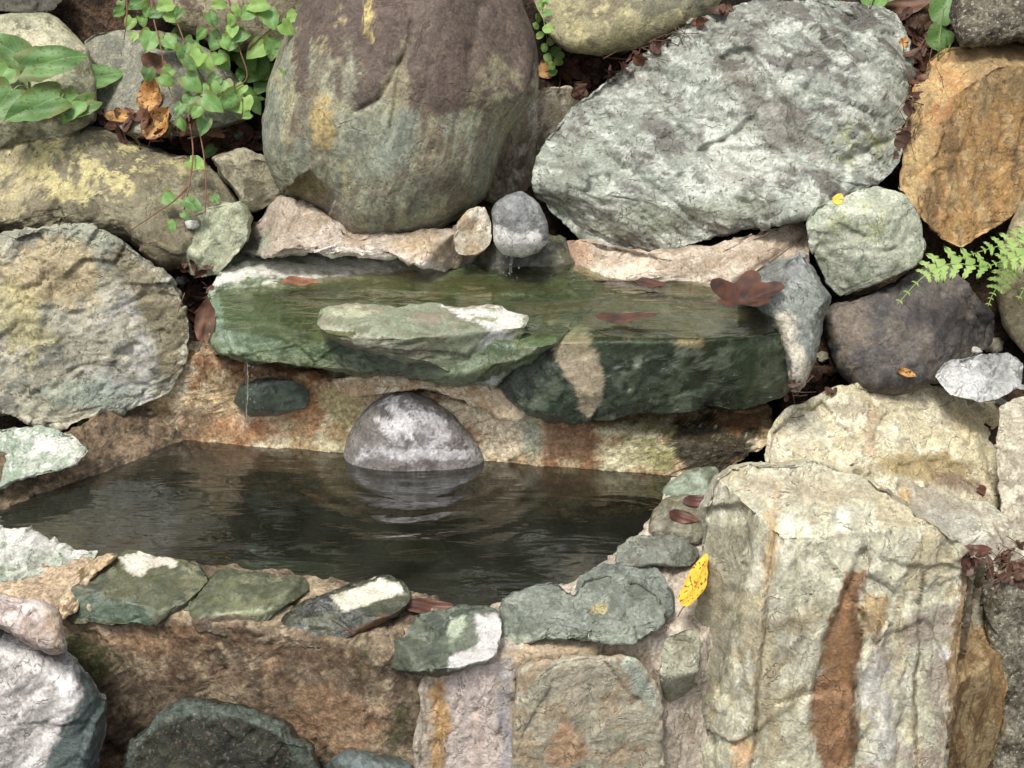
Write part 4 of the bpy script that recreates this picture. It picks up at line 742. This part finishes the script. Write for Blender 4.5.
# leaf litter that nobody could count
def litter(poly, n, label, seed, mats=('brown', 'dark', 'dark', 'brown', 'orange'), size=(10, 24)):
    rs = np.random.RandomState(seed); P = np.array(poly, float); mats_ = mats; mats = tuple(dict.fromkeys(mats)); G = {m: [] for m in mats}; g = []
    me = []; c = 0
    while c < n:
        x, y = rs.uniform(P[:, 0].min(), P[:, 0].max()), rs.uniform(P[:, 1].min(), P[:, 1].max())
        if poly_sd(np.array([x]), np.array([y]), P)[0] < 0: continue
        c += 1; p, nn = hit(x, y); s = px2m(x, y, p); L = rs.uniform(*size)*s
        geo = leaf_geo(p, unit(nn+rs.normal(size=3)*.5+unit(CAM-p)*.4), rs.uniform(0, 360), L, L*rs.uniform(.35, .7), ('pointed', 'oval', 'serrate')[rs.randint(3)], curl=rs.uniform(0, .5), fold=rs.uniform(0, .6), seed=rs.randint(9999), rings=3, lift=rs.uniform(.001, .012))
        G[mats_[rs.randint(len(mats_))]].append(geo)
    allg = []; mi = []
    for i, m in enumerate(mats):
        for v, f in G[m]: allg.append((v, f)); mi += [i]*len(f)
    for _ in range(n//2):
        x, y = P[rs.randint(len(P))]*.4+P.mean(0)*.6+rs.normal(size=2)*8; p, nn = hit(x, y)
        d = rs.normal(size=3); d = unit(d-nn*(d@nn)*.8)*rs.uniform(.01, .035); p = p+nn*.006; v, f = tube_geo([p-d, p+rs.normal(size=3)*.002, p+d], .0009, .0005, 4); allg.append((v, f)); mi += [len(mats)]*len(f)
    V, F = merge(allg); o = mesh_obj('leaf_litter', V, F, LM[mats[0]])
    for m in mats[1:]: o.data.materials.append(LM[m])
    o.data.materials.append(LM['twig']); o.data.polygons.foreach_set('material_index', mi)
    tag(o, label, 'leaf litter', kind='stuff')
litter([(552,84),(560,64),(600,58),(640,48),(680,34),(710,14),(740,4),(720,18),(690,26),(640,60),(600,88),(575,98)], 110, 'brown leaf litter on the slope above the big grey rock', 1, size=(8, 20))
litter([(896,-10),(950,-10),(948,50),(928,62),(914,110),(903,150),(898,190),(890,185),(900,130),(912,60)], 60, 'dark brown leaf litter in the gap left of the orange boulder', 2, size=(8, 20))
litter([(100,112),(140,112),(200,120),(255,125),(262,148),(215,150),(150,146),(110,128)], 70, 'brown leaf litter beneath the trailing vine', 3, size=(8, 22))
litter([(176,266),(205,262),(216,275),(208,300),(206,335),(196,340),(190,300)], 40, 'wet brown leaf litter between the left boulder and the ledge', 4, ('brown', 'dark', 'red'), (8, 20))
litter([(955,545),(1030,550),(1030,590),(990,585),(965,565)], 40, 'reddish brown leaf litter behind the foreground boulder', 5, ('brown', 'dark', 'red'), (8, 18))
litter([(780,392),(810,370),(835,372),(840,392),(800,405),(770,420)], 26, 'dark wet litter in the gap right of the ledge', 6, ('dark', 'brown'), (6, 14))

# pebbles
PB = stone_mat('pebble_stone', gamt=.4)
def pebble(px, py, rp, colr, label, seed):
    p, n = hit(px, py); s = px2m(px, py, p)*rp; bm = __import__('bmesh').new(); __import__('bmesh').ops.create_icosphere(bm, subdivisions=3, radius=1)
    V = np.array([v.co[:] for v in bm.verts]); F = [tuple(v.index for v in f.verts) for f in bm.faces]; bm.free()
    V = V*(1+fbm(V*1.3+seed*3, seed, 3)[:, None]*.5)*[1.25, 1, .75]; V = V*s
    o = mesh_obj('pebble', V, F, PB); o.location = tuple(p+np.array([0, 0, s*.25])); o.rotation_euler = (0, 0, seed*1.7)
    c = srgb(colr)*np.ones((len(V), 1))*(1+.3*fbm(V/s*3, seed+1, 3))[:, None]
    o.data.color_attributes.new('Col', 'FLOAT_COLOR', 'POINT').data.foreach_set('color', np.hstack([np.clip(c, 0, 1), np.ones((len(c), 1))]).astype(np.float32).ravel())
    tag(o, label, 'pebble', 'pebbles in the gaps between the stones')
for i, (x, y, r, c, lb) in enumerate([
    (822,358,6,(170,164,140),'pale pebble in the dark gap right of the leaning blue-grey stone'), (830,372,6,(150,110,70),'tan pebble below the pale pebble in the dark gap'),
    (812,380,5,(120,90,62),'small brown pebble near the tan pebble right of the ledge'), (993,347,9,(176,168,148),'cream pebble between the white angular rock and the dark stone'),
    (1018,388,5,(190,190,184),'tiny white pebble at the right edge beside the white angular rock'), (240,136,7,(130,128,122),'flat grey pebble at the left foot of the largest boulder'),
    (192,226,6,(200,200,192),'whitish pebble beside the pale green wedge'), (183,281,6,(196,196,188),'whitish pebble in the wet litter left of the ledge'),
    (975,352,5,(206,202,190),'tiny pale pebble above the white angular rock'), (1000,404,6,(120,118,112),'grey pebble under the white angular rock'), (236,58,6,(206,204,190),'white pebble among the vine leaves left of the largest boulder')]): pebble(x, y, r, c, lb, i+3)

# trailing vine
def off(px, py, d):
    p, n = hit(px, py); return p+unit(CAM-p)*d
def vine(name, label, cat, stems, leaves, lm, sm='stem', kind='heart', seed=0, off0=.035, thick=.0016):
    rs = np.random.RandomState(seed); base = off(*stems[0][0], 0); t = thing(name, label, cat, tuple(base))
    for s in stems:
        pts = [off(x, y, off0*(.15 if i == 0 else 1)) for i, (x, y) in enumerate(s)]
        # keep depth even along the stem
        ds = [float((p-CAM)@F_) for p in pts]; sm_ = [min(ds[max(0, i-1):i+2]) for i in range(len(ds))]
        pts = [CAM+rays(*s[i])*sm_[i] for i in range(len(s))]
        V, F = tube_geo(spline(pts, 6), thick, thick*.5); sub('stem', V, F, LM[sm], t)
    G = {m: [] for m in lm}
    for (x, y, w_, *a) in leaves:
        p = off(x, y, off0+rs.uniform(0, .03)); s = float((p-CAM)@F_)/FPX; L = w_*s*1.1; n = unit(unit(CAM-p)*1.1+np.array([0, 0, .5])+rs.normal(size=3)*.25)
        m = lm[rs.randint(len(lm))]
        g = leaf_geo(p, n, a[0] if a else rs.uniform(200, 340), L*1.1, L*rs.uniform(.75, 1), kind, curl=-.12, fold=.15, seed=rs.randint(999), rings=3)
        o = luv(sub('leaf', g[0], g[1], LM[m], t))
    return t
rsv = np.random.RandomState(4)
vl = [(118,12,10),(122,6,9),(138,4,18),(130,24,12),(142,22,12),(148,10,14),(157,14,13),(165,6,14),(178,14,12),(150,42,20),(168,45,18),(180,36,18),(170,44,15),(184,56,20),(196,52,13),(205,64,17),(222,62,16),(218,4,12),(232,20,10),(248,14,16),(258,6,18),(270,20,18),(240,38,16),(233,32,12),(288,28,14),(292,18,12),
      (248,62,20),(258,50,22),(272,48,20),(252,74,22),(264,64,16),(240,80,18),(192,84,20),(205,92,12),(222,92,22),(212,104,22),(228,100,20),(190,104,18),(196,112,12),(204,126,16),(182,124,12),(236,106,15),(250,96,22),(262,86,18),(256,106,16),(246,116,9),(268,74,18),(214,82,14),(180,110,12),
      (210,153,14),(197,166,17),(170,199,15),(192,206,17),(216,200,10),(172,226,10),(186,216,9),(160,44,10),(200,34,12),(134,38,9)]
vine('trailing_vine', 'leafy green vine with thin reddish stems trailing over the stones at upper left', 'vine',
     [[(150,-8),(154,20),(160,44),(165,70),(172,96),(188,112)],[(126,-6),(127,12),(124,40)],[(172,8),(180,30),(192,60),(210,90)],[(228,-4),(234,22),(240,50),(246,80),(214,96),(192,118)],[(188,112),(193,150),(190,180),(184,212),(186,232)],[(196,118),(203,150),(206,182),(205,215)],[(190,184),(175,200),(158,212),(128,232)],[(248,50),(262,36),(282,22)]],
     vl+[(float(x), float(y), float(w)) for x, y, w in zip(rsv.normal(215, 42, 20).clip(112, 292), rsv.uniform(-2, 118, 20), rsv.uniform(8, 18, 20))], ('green', 'lime', 'green', 'deep', 'deep'), seed=2)
def broad(x0, y0, x1, y1, w_, m, root, d=.06):
    a = off((x0+x1)/2, (y0+y1)/2, d); s = float((a-CAM)@F_)/FPX; L = math.hypot(x1-x0, y1-y0)*s; ang = math.degrees(math.atan2(-(y1-y0), x1-x0))
    g = leaf_geo(a, unit(unit(CAM-a)*1.0+np.array([0, 0, .45])), ang, L, w_*s, 'heart', curl=-.12, fold=.18, seed=int(x0+y0) % 99, rings=6); luv(sub('leaf', g[0], g[1], LM[m], root))
    b = a-basis(unit(unit(CAM-a)*1.0+np.array([0, 0, .45])), ang)[0]*L*.4
    V, F = tube_geo(spline([b, (b+base_p)/2+np.array([0, 0, .01]), base_p], 5), .0018, .0014); sub('stem', V, F, LM['gstem'], root)
base_p = off(30, 92, .004); br = thing('broad_leaf_plant', 'plant with broad pointed deep green leaves at the left edge', 'plant', tuple(base_p))
for a in [(22,74,82,54,34,'deep'),(74,84,122,72,26,'deep'),(28,62,-12,40,30,'deep'),(10,66,-4,88,26,'green'),(62,94,10,124,34,'deep'),(80,92,64,124,26,'green'),(14,86,-10,124,36,'deep'),(96,98,66,120,20,'deep'),(58,88,44,108,18,'green'),(-10,100,20,110,28,'deep')]: broad(*a, br, .05 if a[4] > 30 else .035)
sp = [(541,6,8),(545,2,8),(547,14,9),(538,18,8),(548,30,10),(540,36,8),(551,42,9),(544,48,8),(556,52,10),(548,58,9),(558,62,9),(551,66,8),(561,56,8),(536,26,7),(543,0,7),(553,72,8)]
vine('leafy_sprig', 'small sprig of tiny green leaves between the two big boulders at the top', 'plant', [[(540,-8),(543,14),(546,34),(550,52),(556,66)]], sp, ('green', 'lime'), sm='gstem', kind='round', seed=5, off0=.03, thick=.0011)
vine('round_leaf_plant', 'pair of round green leaves beside the dark speckled stone block', 'plant', [[(938,60),(940,34),(944,6)],[(938,60),(950,46),(946,36)]], [(944,8,34,250),(938,38,30,230)], ('deep',), sm='gstem', kind='round', seed=6, off0=.03)
vine('small_weed', 'tuft of green leaves at the top edge over the big grey rock', 'plant', [[(870,8),(875,-8)]], [(868,-2,16),(880,2,14),(892,-4,14)], ('green',), sm='gstem', seed=8, off0=.02)

# fern
fr = thing('fern', 'pale green fern with toothed fronds hanging over the dark stone at the right', 'fern', tuple(off(1040, 225, 0)))
def frond(path, w_, d=.07, npairs=12):
    pts = [off(x, y, d) for x, y in path]; dm = min(float((p-CAM)@F_) for p in pts); pts = [CAM+rays(x, y)*(dm-.01*i) for i, (x, y) in enumerate(path)]
    S = np.array(spline(pts, 10)); gs = [tube_geo(S, .0011, .0006)]
    n = unit(unit(CAM-S[0])*.8+np.array([0, 0, .5])); s = dm/FPX; k = len(S)
    for i in range(npairs):
        u = (i+.6)/npairs; j = u*(k-1); a = S[int(j)]; t = unit(S[min(int(j)+1, k-1)]-S[max(int(j)-1, 0)]); side = np.cross(n, t)
        L = w_*s*(math.sin(min(1, u*1.15+.18)*math.pi*.97)**.7+.05)
        for sg in (-1, 1):
            dr = unit(side*sg+t*.55)
            gp = [a]                                       # pinna with small lobes
            q = []; m = 7
            for e in (1, -1):
                rng_ = range(m+1) if e == 1 else range(m, -1, -1)
                for z in rng_:
                    f = z/m; wd = L*.24*(1-f*.75)*(1.25 if z % 2 else .75); q.append(a+dr*L*f+np.cross(n, dr)*wd*e*(0 if f == 1 else 1)+n*(.004*math.sin(f*3)))
            c = a+dr*L*.5+n*.0035; V = np.vstack([c, q]); F = [(0, 1+z, 1+(z+1) % len(q)) for z in range(len(q))]; gs.append((V, F))
    V, F = merge(gs); sub('frond', V, F, LM['fern'], fr)
frond([(990,268),(950,264),(922,278),(897,305)], 22, npairs=9)
frond([(1060,225),(1020,240),(985,250),(950,262)], 17, npairs=11)
frond([(1065,240),(1030,252),(1000,262),(984,268)], 22, .09, 9)
frond([(1020,258),(1006,275),(994,292),(988,306)], 16, .06, 8)
frond([(1070,250),(1050,262),(1030,280),(1018,300)], 18, .1, 8)

# twigs
def twig(label, P, d=.006, r=.0016):
    pts = [off(x, y, d) for x, y in P]; o = pts[0]; V, F = tube_geo(spline(pts, 5), r, r*.5); t = mesh_obj('twig', V-o, F, LM['twig']); t.location = tuple(o); tag(t, label, 'twig')
twig('thin dark twig slanting across the pinkish rock strip', [(740,283),(770,262),(800,240)])
twig('fine twig lying on the dark glossy rim stone', [(330,618),(340,624),(352,632)], r=.0009)
twig('short twig on the brown mortar wall below the pool', [(428,668),(420,680),(412,690)], r=.001)

# falling water
wt_m, N, L, B = new_mat('falling_water'); B.inputs['Base Color'].default_value = (.95, .97, .97, 1); B.inputs['Roughness'].default_value = .03; B.inputs['IOR'].default_value = 1.33; B.inputs['Transmission Weight'].default_value = 1
def trickle(label, P, r, d=.012):
    rs = np.random.RandomState(int(P[0][0])); pts = [off(x, y, d) for x, y in P]; dm = min(float((p-CAM)@F_) for p in pts); pts = [CAM+rays(x, y)*dm for x, y in P]
    S = np.array(spline(pts, 10)); V, F = tube_geo(S, r, r*.6, 8); V += perlin(V*180, 9)[:, None]*r*.7; gs = [(V, F)]
    for _ in range(14):
        q = S[rs.randint(len(S))]+rs.normal(size=3)*[.010, .004, .006]; rr = rs.uniform(.0008, .0018); ico = np.array([[1,0,0],[-1,0,0],[0,1,0],[0,-1,0],[0,0,1.4],[0,0,-1.4]])*rr
        gs.append((q+ico, [(0,2,4),(2,1,4),(1,3,4),(3,0,4),(2,0,5),(1,2,5),(3,1,5),(0,3,5)]))
    V, F = merge(gs); o = mesh_obj('water_trickle', V-S[0], F, wt_m); o.location = tuple(S[0]); tag(o, label, 'water')
trickle('thin trickle falling from the ledge over the dark green wall stone', [(246,362),(247,385),(246,412),(245,436)], .0022)
trickle('thin trickle in the shadow beside the left boulder', [(205,350),(202,380),(199,405),(197,430)], .0018)
trickle('small spout of water dropping below the round grey stone', [(512,256),(511,264),(510,276)], .0022, .006)
